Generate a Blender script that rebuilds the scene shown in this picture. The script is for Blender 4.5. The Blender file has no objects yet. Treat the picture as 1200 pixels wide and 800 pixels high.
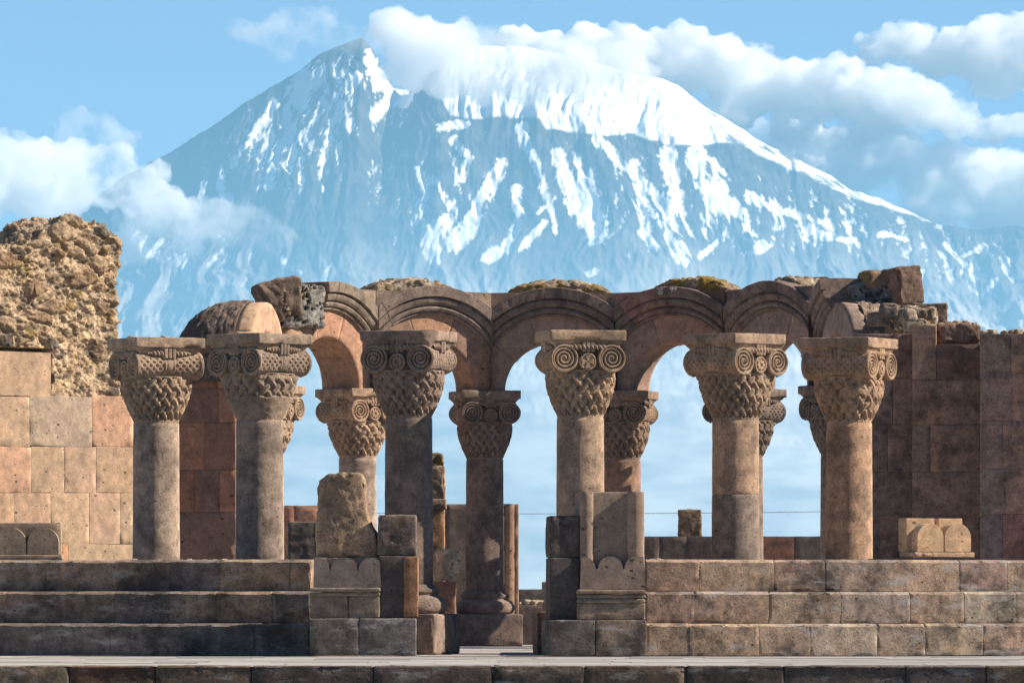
import bpy, bmesh, math, random
import numpy as np
from mathutils import Vector, Matrix

random.seed(7)
SC = bpy.context.scene
COL = SC.collection
F = 8600.0            # focal length in photo pixels (1200 wide)
EYE = 0.51            # eye height above the terrace
HZ = 720.0            # photo row of the horizon
R = math.radians

# ------------------------------------------------------------------ camera
cd = bpy.data.cameras.new('camera')
cam = bpy.data.objects.new('camera', cd); COL.objects.link(cam)
cam.location = (0, 0, EYE); cam.rotation_euler = (R(90), 0, 0)
cd.sensor_width = 36.0; cd.lens = 36.0 * F / 1200.0
cd.shift_y = (HZ - 400.0) / 1200.0
cd.clip_start = 1.0; cd.clip_end = 400000.0
SC.camera = cam

# ------------------------------------------------------------------ light
SUN_EL, SUN_AZ = 35.0, 93.0        # azimuth measured from +Y (view direction) clockwise to +X
w = bpy.data.worlds.new('World'); SC.world = w; w.use_nodes = True
nt = w.node_tree
sky = nt.nodes.new('ShaderNodeTexSky'); sky.sky_type = 'NISHITA'; sky.sun_disc = False
sky.sun_elevation = R(SUN_EL); sky.sun_rotation = R(SUN_AZ)
sky.altitude = 3000.0; sky.air_density = 0.7; sky.dust_density = 0.0; sky.ozone_density = 2.5
bg = nt.nodes['Background']; bg.inputs['Strength'].default_value = 0.05
nt.links.new(sky.outputs[0], bg.inputs['Color'])
sl = bpy.data.lights.new('sun', 'SUN'); sun = bpy.data.objects.new('sun', sl); COL.objects.link(sun)
sl.energy = 5.0; sl.angle = R(0.53); sl.color = (1.0, 0.87, 0.72)
_sd = Vector((math.sin(R(SUN_AZ)) * math.cos(R(SUN_EL)), math.cos(R(SUN_AZ)) * math.cos(R(SUN_EL)), math.sin(R(SUN_EL))))
sun.rotation_euler = _sd.to_track_quat('Z', 'Y').to_euler()
SC.view_settings.view_transform = 'Standard'; SC.view_settings.look = 'None'
SC.view_settings.exposure = 1.42; SC.view_settings.gamma = 1.0
SC.render.engine = 'CYCLES'
SC.cycles.use_denoising = True
SC.cycles.max_bounces = 24; SC.cycles.diffuse_bounces = 1; SC.cycles.volume_bounces = 20
SC.cycles.glossy_bounces = 2

# ------------------------------------------------------------------ helpers
def wx(px, Y): return (px - 600.0) * Y / F
def wz(py, Y): return EYE + (HZ - py) * Y / F
def WP(px, py, Y): return Vector((wx(px, Y), Y, wz(py, Y)))

_rng = np.random.RandomState(11)
_PERM = _rng.permutation(256).astype(np.int64)
_PERM = np.concatenate([_PERM, _PERM, _PERM])
_G3 = _rng.normal(size=(256, 3)); _G3 /= np.linalg.norm(_G3, axis=1)[:, None]
def pnoise(x, y, z=0.0):
    x, y, z = np.broadcast_arrays(np.asarray(x, float), np.asarray(y, float), np.asarray(z, float))
    xi, yi, zi = np.floor(x).astype(np.int64), np.floor(y).astype(np.int64), np.floor(z).astype(np.int64)
    xf, yf, zf = x - xi, y - yi, z - zi
    u, v, w_ = [t * t * t * (t * (t * 6 - 15) + 10) for t in (xf, yf, zf)]
    out = 0
    for dx in (0, 1):
        for dy in (0, 1):
            for dz in (0, 1):
                h = _PERM[(_PERM[(_PERM[(xi + dx) & 255] + yi + dy) & 255] + zi + dz) & 255]
                g = _G3[h]
                d = g[..., 0] * (xf - dx) + g[..., 1] * (yf - dy) + g[..., 2] * (zf - dz)
                out = out + d * (u if dx else 1 - u) * (v if dy else 1 - v) * (w_ if dz else 1 - w_)
    return out * 1.5
def fbm(x, y, z=0.0, o=5, g=0.5, lac=2.03):
    s, a, n = 0, 1.0, 0
    for i in range(o):
        s = s + a * pnoise(np.asarray(x) + 17.3 * i, np.asarray(y) - 9.1 * i, np.asarray(z) + 3.7 * i); n += a
        a *= g; x = np.asarray(x) * lac; y = np.asarray(y) * lac; z = np.asarray(z) * lac
    return s / n
def ridged(x, y, z=0.0, o=4):
    s, a = 0, 0.5
    for i in range(o):
        s = s + a * (1 - np.abs(pnoise(np.asarray(x) + 5.1 * i, np.asarray(y) + 1.7 * i, z)) * 2)
        a *= 0.5; x = np.asarray(x) * 2.1; y = np.asarray(y) * 2.1
    return s
def sstep(a, b, x):
    t = np.clip((np.asarray(x, float) - a) / (b - a), 0, 1); return t * t * (3 - 2 * t)

def mesh_obj(name, verts, faces, m=None, parent=None, smooth=False, col=None):
    me = bpy.data.meshes.new(name)
    me.from_pydata([tuple(v) for v in verts], [], faces)
    o = bpy.data.objects.new(name, me); COL.objects.link(o)
    if m: me.materials.append(m)
    if parent: o.parent = parent
    if smooth: me.polygons.foreach_set('use_smooth', [True] * len(me.polygons))
    return o
def grid_obj(name, P, m, smooth=True):
    """P: (ny, nx, 3) array -> one sheet."""
    ny, nx, _ = P.shape
    me = bpy.data.meshes.new(name)
    me.vertices.add(ny * nx); me.vertices.foreach_set('co', P.reshape(-1).astype(np.float32))
    idx = np.arange(ny * nx).reshape(ny, nx)
    q = np.stack([idx[:-1, :-1], idx[:-1, 1:], idx[1:, 1:], idx[1:, :-1]], -1).reshape(-1, 4)
    me.loops.add(q.size); me.loops.foreach_set('vertex_index', q.reshape(-1).astype(np.int32))
    me.polygons.add(len(q)); me.polygons.foreach_set('loop_start', np.arange(0, q.size, 4, dtype=np.int32))
    me.polygons.foreach_set('use_smooth', np.full(len(q), smooth))
    me.update(calc_edges=True); me.validate()
    o = bpy.data.objects.new(name, me); COL.objects.link(o)
    if m: me.materials.append(m)
    return o
def tag(o, label=None, cat=None, group=None, kind=None):
    for k, v in (('label', label), ('category', cat), ('group', group), ('kind', kind)):
        if v: o[k] = v
    return o
def thing(name, label, cat, loc=(0, 0, 0), rz=0.0, group=None):
    o = bpy.data.objects.new(name, None); COL.objects.link(o)
    o.location = loc; o.rotation_euler = (0, 0, rz); o.empty_display_size = 0.3
    return tag(o, label, cat, group, 'thing')
def new_mat(name):
    m = bpy.data.materials.new(name); m.use_nodes = True
    return m, m.node_tree, m.node_tree.nodes['Principled BSDF']
class NB:
    """tiny node builder"""
    def __init__(s, nt): s.nt = nt
    def n(s, t, **kw):
        x = s.nt.nodes.new(t)
        for k, v in kw.items():
            if k.startswith('i_'): x.inputs[int(k[2:]) if k[2:].isdigit() else k[2:]].default_value = v
            else: setattr(x, k, v)
        return x
    def l(s, a, b): s.nt.links.new(a, b)
    def noise(s, vec, scale, detail=5, rough=0.55):
        x = s.n('ShaderNodeTexNoise'); x.inputs['Scale'].default_value = scale
        x.inputs['Detail'].default_value = detail; x.inputs['Roughness'].default_value = rough
        s.l(vec, x.inputs['Vector']); return x.outputs['Fac']
    def ramp(s, fac, p0, p1, c0=(0, 0, 0, 1), c1=(1, 1, 1, 1)):
        x = s.n('ShaderNodeValToRGB'); e = x.color_ramp.elements
        e[0].position = p0; e[0].color = c0; e[1].position = p1; e[1].color = c1
        s.l(fac, x.inputs[0]); return x.outputs[0]
    def mix(s, fac, a, b, blend='MIX'):
        x = s.n('ShaderNodeMix', data_type='RGBA', blend_type=blend)
        for v, i in ((fac, 0), (a, 6), (b, 7)):
            if hasattr(v, 'is_linked'): s.l(v, x.inputs[i])
            else: x.inputs[i].default_value = v if i == 0 else (*v[:3], 1)
        return x.outputs[2]
    def math(s, op, a, b=0.0, clamp=False):
        x = s.n('ShaderNodeMath', operation=op, use_clamp=clamp)
        for v, i in ((a, 0), (b, 1)):
            if hasattr(v, 'is_linked'): s.l(v, x.inputs[i])
            else: x.inputs[i].default_value = v
        return x.outputs[0]
# ------------------------------------------------------------------ mountain, plain, air, clouds
def build_mountain():
    nx, ny = 1860, 700
    X1 = np.linspace(-7500, 7500, nx)
    Y1 = 41000 + (52500 - 41000) * np.linspace(0, 1, ny) ** 0.8
    X, Y = np.meshgrid(X1, Y1)
    YR = 50000.0
    px_r = 600 + F * X / YR
    sil = np.array([(-720, 640), (-480, 520), (-260, 400), (-120, 332), (0, 280), (120, 224), (185, 185), (250, 146), (320, 100), (380, 62), (404, 53), (424, 44), (436, 57), (456, 78), (484, 82),
                    (515, 64), (545, 54), (580, 52), (630, 58), (700, 74), (745, 86), (778, 92), (800, 104), (850, 138), (900, 170), (950, 196), (1000, 221),
                    (1060, 246), (1105, 262), (1135, 270), (1160, 265), (1190, 264), (1230, 272), (1320, 300), (1460, 350), (1700, 450), (1920, 590)], float)
    S = (HZ - np.interp(px_r, sil[:, 0], sil[:, 1])) * YR / F
    S = S + 26 * fbm(X / 330.0, 0 * X, 0.3, o=5)
    xs, ys = wx(500, YR), YR
    t = (Y - 41000) / (YR - 41000)
    back = Y > YR
    prof = np.where(back, 1 - 0.45 * (t - 1) / 0.28, np.clip(t, 0, 1) ** 1.75)
    ker = np.exp(-np.linspace(-2.5, 2.5, 233) ** 2); ker /= ker.sum()
    s0 = S[0]; sp = np.concatenate([np.full(116, s0[0]), s0, np.full(116, s0[-1])])
    Ssm = np.convolve(sp, ker, 'valid')[None, :]
    kk = sstep(.55, .97, t); S = Ssm * (1 - kk) + S * kk
    h = S * prof
    dx, dy = X - xs, Y - (ys + 600)
    rad = np.sqrt(dx * dx + dy * dy) + 1
    ang = np.arctan2(dx, -dy)
    wq = fbm(X / 900, Y / 900, 2.2, o=4) * 260
    gul = ridged((X + wq - (X - xs) * .25 * (1 - t)) / 900.0, Y / 4200.0 + wq / 2500, 0.7, o=5) - 0.5
    gul2 = ridged((X + .7 * wq - (X - xs) * .35 * (1 - t)) / 300.0, Y / 1500.0 + wq / 1600, 4.7, o=4) - 0.5
    amp = sstep(0.45, 0.9, t) * (1 - sstep(0.95, 1.02, t)) + .012 * sstep(.05, .3, t) * (1 - sstep(.5, .9, t))
    gul3 = ridged((X + .5 * wq - (X - xs) * .35 * (1 - t)) / 120.0, Y / 520.0 + wq / 900, 8.1, o=3) - 0.5
    h = h + amp * (150 * gul + 85 * gul2 + 34 * gul3) + (amp + .02) * 85 * fbm(X / 420, Y / 700, 1.1, o=7, g=.6)
    # the deep cirque between the pointed summit and the broad dome
    vc = np.interp((HZ - py0) if False else h, [2600, 3300, 3900], [430, 452, 480]); pxa = 600 + F * X / Y
    h = h - 190 * np.exp(-((pxa - vc) / 26.0) ** 2) * sstep(2300, 3300, h) * (Y < YR + 200) - 90 * np.exp(-((pxa - 590) / 30.0) ** 2) * sstep(2400, 3000, h) * sstep(3600, 3300, h)
    pxv = 600 + F * X / Y
    pyv = HZ - F * (h - EYE) / Y
    P = np.stack([X, Y, h - 300 * (1 - sstep(0, .03, t))], -1)
    def sh(a, k): return .5 * (np.roll(a, k, 1) + np.roll(a, -k, 1)) - a
    conc = np.clip(sh(h, 4) / 9.0, -1, 1) * .5 + np.clip(sh(h, 10) / 26.0, -1, 1) * .5
    # ---------------- snow that lies on it
    wpx = pxv + 11 * fbm(X / 300, Y / 420, 5.0, o=6, g=.62)
    wpy = pyv + 11 * fbm(X / 300, Y / 420, 9.0, o=6, g=.62)
    snow = np.zeros_like(h)
    def stroke(pts, w0, w1, k=1.0):
        nonlocal snow
        pts = [np.array(p, float) for p in pts]
        n = len(pts) - 1
        for i in range(n):
            a, b = pts[i], pts[i + 1]
            ab = b - a; L = (ab ** 2).sum() + 1e-9
            tt = np.clip(((wpx - a[0]) * ab[0] + (wpy - a[1]) * ab[1]) / L, 0, 1)
            d = np.hypot(wpx - a[0] - tt * ab[0], wpy - a[1] - tt * ab[1])
            ww = w0 + (w1 - w0) * (i + tt) / n
            snow = np.maximum(snow, k * (1 - sstep(ww * 0.0, ww * 1.35, d)))
    S_ = [([(614, 150), (620, 176), (633, 206), (646, 246), (650, 272)], 11, 4),
          ([(628, 250), (650, 230)], 3, 3), ([(655, 182), (664, 214), (684, 248), (702, 274)], 12, 20),
          ([(690, 200), (700, 240)], 4, 5), ([(674, 190), (690, 232), (712, 262)], 5, 4),
          ([(698, 163), (734, 194), (764, 224), (788, 252), (794, 300)], 9, 12),
          ([(785, 180), (790, 226), (784, 268), (802, 304)], 15, 12), ([(745, 192), (752, 232), (775, 262)], 6, 5),
          ([(816, 182), (826, 214), (848, 242)], 17, 22), ([(835, 190), (850, 205)], 8, 4),
          ([(752, 272), (766, 292)], 8, 6), ([(820, 302), (842, 284)], 5, 4), ([(876, 228), (930, 252), (976, 266)], 9, 6),
          ([(866, 250), (876, 270)], 12, 6), ([(884, 296), (900, 284)], 9, 10), ([(945, 272), (1000, 280)], 10, 5), ([(1030, 276), (1060, 282)], 6, 4),
          ([(586, 192), (566, 236), (548, 268), (532, 284)], 11, 15), ([(516, 262), (502, 286), (516, 306)], 16, 8),
          ([(604, 222), (609, 258), (592, 292), (570, 302)], 8, 9), ([(636, 262), (610, 290)], 5, 7),
          ([(516, 150), (546, 148)], 7, 6), ([(534, 166), (552, 182), (540, 210)], 9, 6),
          ([(490, 196), (498, 232), (486, 258)], 5, 7), ([(512, 212), (520, 236)], 5, 4),
          ([(368, 86), (350, 112)], 20, 22), ([(430, 62), (446, 96), (470, 112)], 8, 16), ([(420, 88), (404, 106)], 10, 6),
          ([(400, 120), (412, 150)], 6, 14), ([(470, 112), (440, 134)], 8, 10), ([(345, 150), (320, 190), (316, 215)], 8, 10),
          ([(320, 125), (300, 150)], 6, 7), ([(300, 150), (276, 190)], 6, 6), ([(260, 200), (266, 232)], 6, 8), ([(240, 215), (232, 240)], 5, 7),
          ([(160, 275), (172, 300), (190, 282)], 8, 4), ([(215, 300), (222, 340)], 5, 4), ([(1130, 300), (1150, 290)], 4, 5), ([(1150, 345), (1165, 330)], 4, 5),
          ([(1060, 350), (1085, 318)], 3, 4), ([(700, 315), (690, 322)], 4, 4),
          ([(380, 330), (388, 310)], 5, 4), ([(330, 305), (352, 318)], 4, 3)]
    for p, a, b in S_: stroke(p, a, b)
    # fall line coordinates: across and down the slope
    ang_ = np.arctan2(pxv - 600, pyv + 250); ux = ang_ * 430 + 5 * fbm(X / 500, Y / 900, 3.1, o=4); vx = np.hypot(pxv - 600, pyv + 250)
    st0 = fbm(ux / 5.0, vx / 13.0, 7.5, o=7, g=.75)
    fil = 1 - 3.2 * np.abs(fbm(ux / 15.0, vx / 60.0, 1.7, o=3)); fil2 = 1 - 3.4 * np.abs(fbm(ux / 6.5, vx / 26.0, 4.1, o=4, g=.6))
    snow = sstep(.47, .64, .66 * snow + np.minimum(1, snow * 2.4) * (.16 * fil + .20 * fil2 + .80 * st0 + .20 * conc + .06))
    # summit dome with a sharp lower edge
    edge = np.interp(pxv, [515, 528, 545, 575, 632, 640, 660, 700, 740, 780, 815, 860, 920, 1000, 1110],
                     [110, 134, 140, 137, 137, 150, 152, 158, 156, 168, 170, 166, 196, 232, 264])
    edge = edge + 5 * fbm(X / 120, Y / 240, 3.3, o=4)
    dome = (1 - sstep(-1.5, 1.5, pyv - edge)) * sstep(506, 530, pxv - 14 * fbm(X / 300, Y / 300, .2))
    rock = sstep(.12, .3, fbm(pxv / 26, (pyv - pxv * .55) / 5.0, 1.5, o=4)) * sstep(800, 860, pxv) 
    snow = np.maximum(snow, dome * (1 - .9 * rock))
    # streaky snow in the gullies
    st = .55 * st0 + .16 * fil + .26 * fil2
    env = (0.55 * np.exp(-((pxv - 335) / 80) ** 2 - ((pyv - 165) / 62) ** 2) + 0.5 * np.exp(-((pxv - 415) / 40) ** 2 - ((pyv - 95) / 40) ** 2)
           + 0.34 * np.exp(-((pxv - 740) / 95) ** 2 - ((pyv - 225) / 55) ** 2) + 0.35 * np.exp(-((pxv - 950) / 170) ** 2 - ((pyv - 262) / 34) ** 2)
           + 0.26 * np.exp(-((pxv - 520) / 60) ** 2 - ((pyv - 225) / 60) ** 2) + 0.33 * np.exp(-((pxv - 230) / 70) ** 2 - ((pyv - 300) / 40) ** 2)
           + 0.30 * np.exp(-((pxv - 1130) / 90) ** 2 - ((pyv - 310) / 40) ** 2))
    snow = np.maximum(snow, sstep(0.60, 0.78, env * 1.02 + st * .85 + .26 * conc))
    snow = np.clip(snow, 0, 1)
    steppe_haze = sstep(250, 420, pyv + 60 * fbm(X / 900, Y / 900, 6.1, o=4) + 40 * (gul2))  # lower slopes turn pale: dry steppe, plus haze put into the colour
    m, nt_, b = new_mat('mountain_rock_and_snow'); N = NB(nt_)
    a1 = N.n('ShaderNodeAttribute', attribute_name='snow'); a2 = N.n('ShaderNodeAttribute', attribute_name='steppe_haze')
    geo = N.n('ShaderNodeNewGeometry')
    nz = N.noise(geo.outputs['Position'], 0.006, 6)
    rockc = N.mix(N.ramp(nz, .35, .7), (.030, .028, .030), (.085, .078, .072))
    fld = N.n('ShaderNodeMapping'); fld.inputs['Scale'].default_value = (1, .35, 3.0); N.l(geo.outputs['Position'], fld.inputs[0])
    nf = N.noise(fld.outputs[0], 0.0016, 6, .6)
    c = N.mix(a2.outputs['Fac'], rockc, N.mix(N.ramp(nf, .38, .62), (.32, .28, .26), (.60, .55, .50)))
    c = N.mix(a1.outputs['Fac'], c, (.80, .83, .87))
    N.l(c, b.inputs['Base Color']); b.inputs['Roughness'].default_value = .9
    b.inputs['Specular IOR Level'].default_value = .1
    o = grid_obj('mountain', P, m)
    for nm, arr in (('snow', snow), ('steppe_haze', steppe_haze)):
        at = o.data.attributes.new(nm, 'FLOAT', 'POINT'); at.data.foreach_set('value', arr.reshape(-1).astype(np.float32))
    return tag(o, kind='structure')
build_mountain()

def build_plain():
    m, nt_, b = new_mat('dry_plain'); N = NB(nt_)
    geo = N.n('ShaderNodeNewGeometry')
    nz = N.noise(geo.outputs['Position'], 0.004, 8, .6); nz2 = N.noise(geo.outputs['Position'], 0.9, 6, .6)
    c = N.mix(N.ramp(nz, .35, .65), (.10, .10, .05), (.15, .13, .08)); c = N.mix(N.ramp(nz2, .4, .7), c, (.12, .12, .06))
    N.l(c, b.inputs['Base Color']); b.inputs['Roughness'].default_value = 1
    xs = np.concatenate([-np.geomspace(7800, 60, 18), np.linspace(-55, 55, 23), np.geomspace(60, 7800, 18)])
    ys = np.concatenate([[-400, -100, -20], np.linspace(-10, 160, 30), np.geomspace(190, 40900, 40)])
    X, Y = np.meshgrid(xs, ys)
    Z = -1.12 + 0.05 * fbm(X / 9, Y / 9, 0, o=3) * (np.abs(X) < 800)
    return tag(grid_obj('ground', np.stack([X, Y, Z], -1), m), kind='structure')
build_plain()

HAZE_DENS = 3.5e-5
def build_haze():
    x0, x1, y0, y1, z0, z1 = -8000, 8000, -900, 40950, -2.6, 1800
    v = [(x, y, z) for z in (z0, z1) for y in (y0, y1) for x in (x0, x1)]
    f = [(0, 2, 3, 1), (4, 5, 7, 6), (0, 1, 5, 4), (2, 6, 7, 3), (0, 4, 6, 2), (1, 3, 7, 5)]
    m = bpy.data.materials.new('valley_air'); m.use_nodes = True
    nt_ = m.node_tree; nt_.nodes.remove(nt_.nodes['Principled BSDF'])
    pv = nt_.nodes.new('ShaderNodeVolumePrincipled')
    pv.inputs['Color'].default_value = (.235, .56, .88, 1); pv.inputs['Density'].default_value = HAZE_DENS
    pv.inputs['Anisotropy'].default_value = 0.0
    nt_.links.new(pv.outputs[0], nt_.nodes['Material Output'].inputs['Volume'])
    return tag(mesh_obj('haze', v, f, m), kind='stuff')
build_haze()
def cloud_mat(name, dens, lo, hi, size):
    m = bpy.data.materials.new(name); m.use_nodes = True
    nt_ = m.node_tree; nt_.nodes.remove(nt_.nodes['Principled BSDF']); N = NB(nt_)
    pv = N.n('ShaderNodeVolumePrincipled')
    pv.inputs['Color'].default_value = (1, 1, 1, 1); pv.inputs['Anisotropy'].default_value = 0.0
    geo = N.n('ShaderNodeNewGeometry')
    nz = N.noise(geo.outputs['Position'], 1.0 / size, 9, .68)
    d = N.n('ShaderNodeMapRange', interpolation_type='SMOOTHSTEP'); N.l(nz, d.inputs[0])
    d.inputs[1].default_value = lo; d.inputs[2].default_value = hi; d.inputs[3].default_value = 0; d.inputs[4].default_value = dens
    N.l(d.outputs[0], pv.inputs['Density'])
    N.l(pv.outputs[0], nt_.nodes['Material Output'].inputs['Volume'])
    m.cycles.volume_step_rate = .35
    return m
CLOUD = cloud_mat('cloud_vapour', .015, .40, .61, 560.0)
VEIL = cloud_mat('summit_cloud_vapour', .012, .37, .66, 600.0)
WISP = cloud_mat('thin_cloud_vapour', .006, .44, .70, 460.0)
def cloud(name, Y, puffs, seed, mat=None, depth=1.0, vox=30.0):
    """puffs: (px, py, radius px). Union of displaced puffs, one closed shell of vapour."""
    rs = np.random.RandomState(seed)
    bm = bmesh.new()
    k = Y / F
    for (px, py, r) in puffs:
        for j in range(7):
            if j == 0: q = (0, 0, 0); rr = r
            else:
                a = rs.uniform(0, 2 * math.pi); e = rs.uniform(-.25, 1.0)
                d = r * rs.uniform(.55, 1.0)
                q = (d * math.cos(a), d * rs.uniform(-.8, .8), d * e * .8); rr = r * rs.uniform(.3, .6)
            M = Matrix.Translation((wx(px, Y) + q[0] * k, Y + q[1] * k * depth + rs.uniform(-.3, .3) * r * k, wz(py, Y) + q[2] * k)) @ Matrix.Diagonal((rr * k, rr * k * depth, rr * k * .8, 1))
            bmesh.ops.create_icosphere(bm, subdivisions=2, radius=1.0, matrix=M)
    me = bpy.data.meshes.new(name); bm.to_mesh(me); bm.free()
    o = bpy.data.objects.new(name, me); COL.objects.link(o)
    md = o.modifiers.new('r', 'REMESH'); md.mode = 'VOXEL'; md.voxel_size = vox
    dg = bpy.context.evaluated_depsgraph_get(); dg.update()
    me2 = bpy.data.meshes.new_from_object(o.evaluated_get(dg))
    o.modifiers.clear(); o.data = me2
    n = len(me2.vertices); co = np.empty(n * 3, np.float32); me2.vertices.foreach_get('co', co); co = co.reshape(-1, 3).astype(float)
    no = np.empty(n * 3, np.float32); me2.vertices.foreach_get('normal', no); no = no.reshape(-1, 3)
    s = 1 / (24 * k)
    d = 13 * k * fbm(co[:, 0] * s, co[:, 1] * s, co[:, 2] * s + seed, o=5, g=.6) * 1.6
    co = co + no * d[:, None]
    me2.vertices.foreach_set('co', co.astype(np.float32).reshape(-1)); me2.update()
    me2.materials.clear(); me2.materials.append(mat or CLOUD)
    return tag(o, kind='stuff')
# bank behind the right shoulder
cloud('cloud', 60000, [(600, 52, 26), (640, 58, 30), (690, 62, 40), (740, 68, 42), (800, 78, 46), (850, 76, 42), (890, 98, 42), (940, 104, 48), (990, 108, 42), (1035, 115, 46), (1080, 125, 40), (1120, 140, 32), (1165, 152, 24), (850, 130, 40), (930, 150, 34), (1000, 158, 26), (1190, 150, 16), (780, 110, 30)], 3)
cloud('cloud', 62000, [(880, 165, 34), (910, 178, 44), (960, 190, 54), (1020, 196, 58), (1080, 208, 50), (1140, 210, 52), (1190, 220, 54), (1250, 220, 60), (1100, 240, 50), (1180, 255, 50), (1000, 230, 36)], 5)
cloud('cloud', 62000, [(1060, 52, 34), (1030, 62, 24), (1100, 72, 28), (1150, 62, 46), (1190, 48, 46), (1230, 60, 56), (1170, 90, 36)], 8)
cloud('cloud', 47500, [(280, 38, 18), (305, 40, 22), (335, 32, 28), (365, 28, 30), (384, 42, 20), (412, 48, 20), (432, 52, 18), (330, 60, 20)], 12, mat=WISP)
cloud('cloud', 47000, [(452, 30, 24), (474, 40, 34), (500, 58, 42), (540, 58, 42), (585, 68, 44), (640, 74, 42), (690, 70, 42), (730, 78, 34), (560, 96, 32), (620, 104, 30), (680, 104, 26), (480, 84, 30), (520, 100, 24)], 14, mat=VEIL)
cloud('cloud', 46000, [(-30, 215, 60), (0, 200, 52), (50, 203, 54), (90, 200, 48), (130, 213, 42), (165, 225, 36), (200, 245, 30), (60, 245, 44)], 21)
cloud('cloud', 45500, [(170, 245, 34), (195, 255, 38), (235, 262, 38), (275, 268, 36), (315, 276, 30), (160, 290, 34), (220, 292, 30), (105, 158, 34), (85, 146, 26), (130, 172, 30), (310, 272, 18)], 23, mat=WISP)
# ------------------------------------------------------------------ stone
def stone_mat(name, grain=.35, blotch=.5, dark=.35, pale=.0, pits=1.0, bump=.5, lichen=0.0, pale_stretch=2.2, pit_scale=16.0, gain=(1.22, 1.14, 1.07)):
    m, nt_, b = new_mat(name); N = NB(nt_)
    geo = N.n('ShaderNodeNewGeometry'); P = geo.outputs['Position']
    tint = N.n('ShaderNodeAttribute', attribute_name='tint').outputs['Color']
    n_fine = N.noise(P, 42.0, 5, .75); n_mid = N.noise(P, 7.0, 8, .68); n_big = N.noise(P, 1.7, 7, .66)
    mp = N.n('ShaderNodeMapping'); mp.inputs['Scale'].default_value = (1, 1, pale_stretch); N.l(P, mp.inputs[0])
    n_str = N.noise(mp.outputs[0], 2.3, 7, .68)
    g = N.ramp(n_fine, .34, .66, (1 - grain,) * 3 + (1,), (1 + grain * .6,) * 3 + (1,))
    c = N.mix(1.0, N.mix(1.0, tint, gain, 'MULTIPLY'), g, 'MULTIPLY')
    bl = N.ramp(n_mid, .34, .66, (1 - blotch * .7,) * 3 + (1,), (1 + blotch * .35,) * 3 + (1,))
    c = N.mix(1.0, c, bl, 'MULTIPLY')
    if dark:
        c = N.mix(N.math('MULTIPLY', N.ramp(n_big, .48, .62), dark), c, (.045, .04, .038))
    if pale:
        c = N.mix(N.math('MULTIPLY', N.ramp(n_str, .54, .68), pale), c, (.40, .38, .36))
    if lichen:
        n_l = N.noise(P, 3.1, 6, .7)
        c = N.mix(N.math('MULTIPLY', N.ramp(n_l, .55 if lichen < 1 else .44, .66 if lichen < 1 else .58), lichen), c, (.26, .17, .035))
        n_l2 = N.noise(P, 14.0, 5, .7)
        c = N.mix(N.math('MULTIPLY', N.ramp(n_l2, .6, .68), lichen * .7), c, (.16, .17, .13))
    # gas pockets of the tuff
    dn = N.n('ShaderNodeMix', data_type='VECTOR'); dn.inputs[0].default_value = .03
    nzc = N.n('ShaderNodeTexNoise'); nzc.inputs['Scale'].default_value = 22; N.l(P, nzc.inputs['Vector'])
    N.l(P, dn.inputs[4]); N.l(nzc.outputs['Color'], dn.inputs[5])
    mp2 = N.n('ShaderNodeMapping'); mp2.inputs['Scale'].default_value = (1, 1, 1.6); N.l(dn.outputs[1], mp2.inputs[0])
    hs = []
    for sc_, thr, cut in ((pit_scale * 1.5, .30, .45), (pit_scale * .62, .26, .62), (pit_scale * .30, .15, .72)):
        vo = N.n('ShaderNodeTexVoronoi'); vo.inputs['Scale'].default_value = sc_; N.l(mp2.outputs[0], vo.inputs['Vector'])
        sep = N.n('ShaderNodeSeparateColor'); N.l(vo.outputs['Color'], sep.inputs[0])
        on = N.math('GREATER_THAN', sep.outputs[0], cut)
        rad = N.math('MULTIPLY', sep.outputs[1], thr)
        d = N.math('SUBTRACT', rad, vo.outputs['Distance'])
        h = N.math('MULTIPLY', N.math('MULTIPLY', d, 12.0, True), on)
        hs.append(N.math('MULTIPLY', h, 1.0, True))
    pit = N.math('MAXIMUM', N.math('MAXIMUM', hs[0], hs[1]), hs[2])
    c = N.mix(N.math('MULTIPLY', pit, .75 * pits, True), c, (.03, .026, .024))
    N.l(c, b.inputs['Base Color'])
    b.inputs['Roughness'].default_value = .93; b.inputs['Diffuse Roughness'].default_value = 1.0; b.inputs['Specular IOR Level'].default_value = .15
    hh = N.math('ADD', N.math('MULTIPLY', n_fine, .35), N.math('MULTIPLY', n_mid, .9))
    hh = N.math('SUBTRACT', hh, N.math('MULTIPLY', pit, .9 * pits))
    bp = N.n('ShaderNodeBump'); bp.inputs['Strength'].default_value = bump; bp.inputs['Distance'].default_value = .03
    N.l(hh, bp.inputs['Height']); N.l(bp.outputs[0], b.inputs['Normal'])
    return m
M_TUFF = stone_mat('weathered_tuff', pits=.9, bump=.45, dark=.45, blotch=.6)
M_STAIN = stone_mat('stained_tuff', pits=.9, bump=.45, dark=.55, blotch=.65, pale=.3)
M_SMOOTH = stone_mat('dressed_tuff', grain=.26, blotch=.45, dark=.2, pits=1.0, bump=.2, pit_scale=11.0, gain=(1.24, 1.14, 1.05))
M_STEP = stone_mat('step_tuff', grain=.38, blotch=.65, dark=.8, pale=.9, pits=.9, bump=.75, pale_stretch=3.0)
M_CARVE = stone_mat('carved_tuff', grain=.4, blotch=.5, dark=.25, pits=.4, bump=.35, lichen=.10)
M_RUBBLE = stone_mat('rubble_and_mortar', grain=.5, blotch=.7, dark=.25, pale=.25, pits=.5, bump=.9, lichen=.75, pale_stretch=1.0, gain=(1.32, 1.24, 1.13))
M_ROUGH = stone_mat('broken_tuff', grain=.5, blotch=.7, dark=.45, pits=.6, bump=.9, lichen=.3)
M_ORANGE = stone_mat('lichened_stone', grain=.4, blotch=.6, dark=.3, pits=.4, bump=.8, lichen=1.0)
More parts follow.
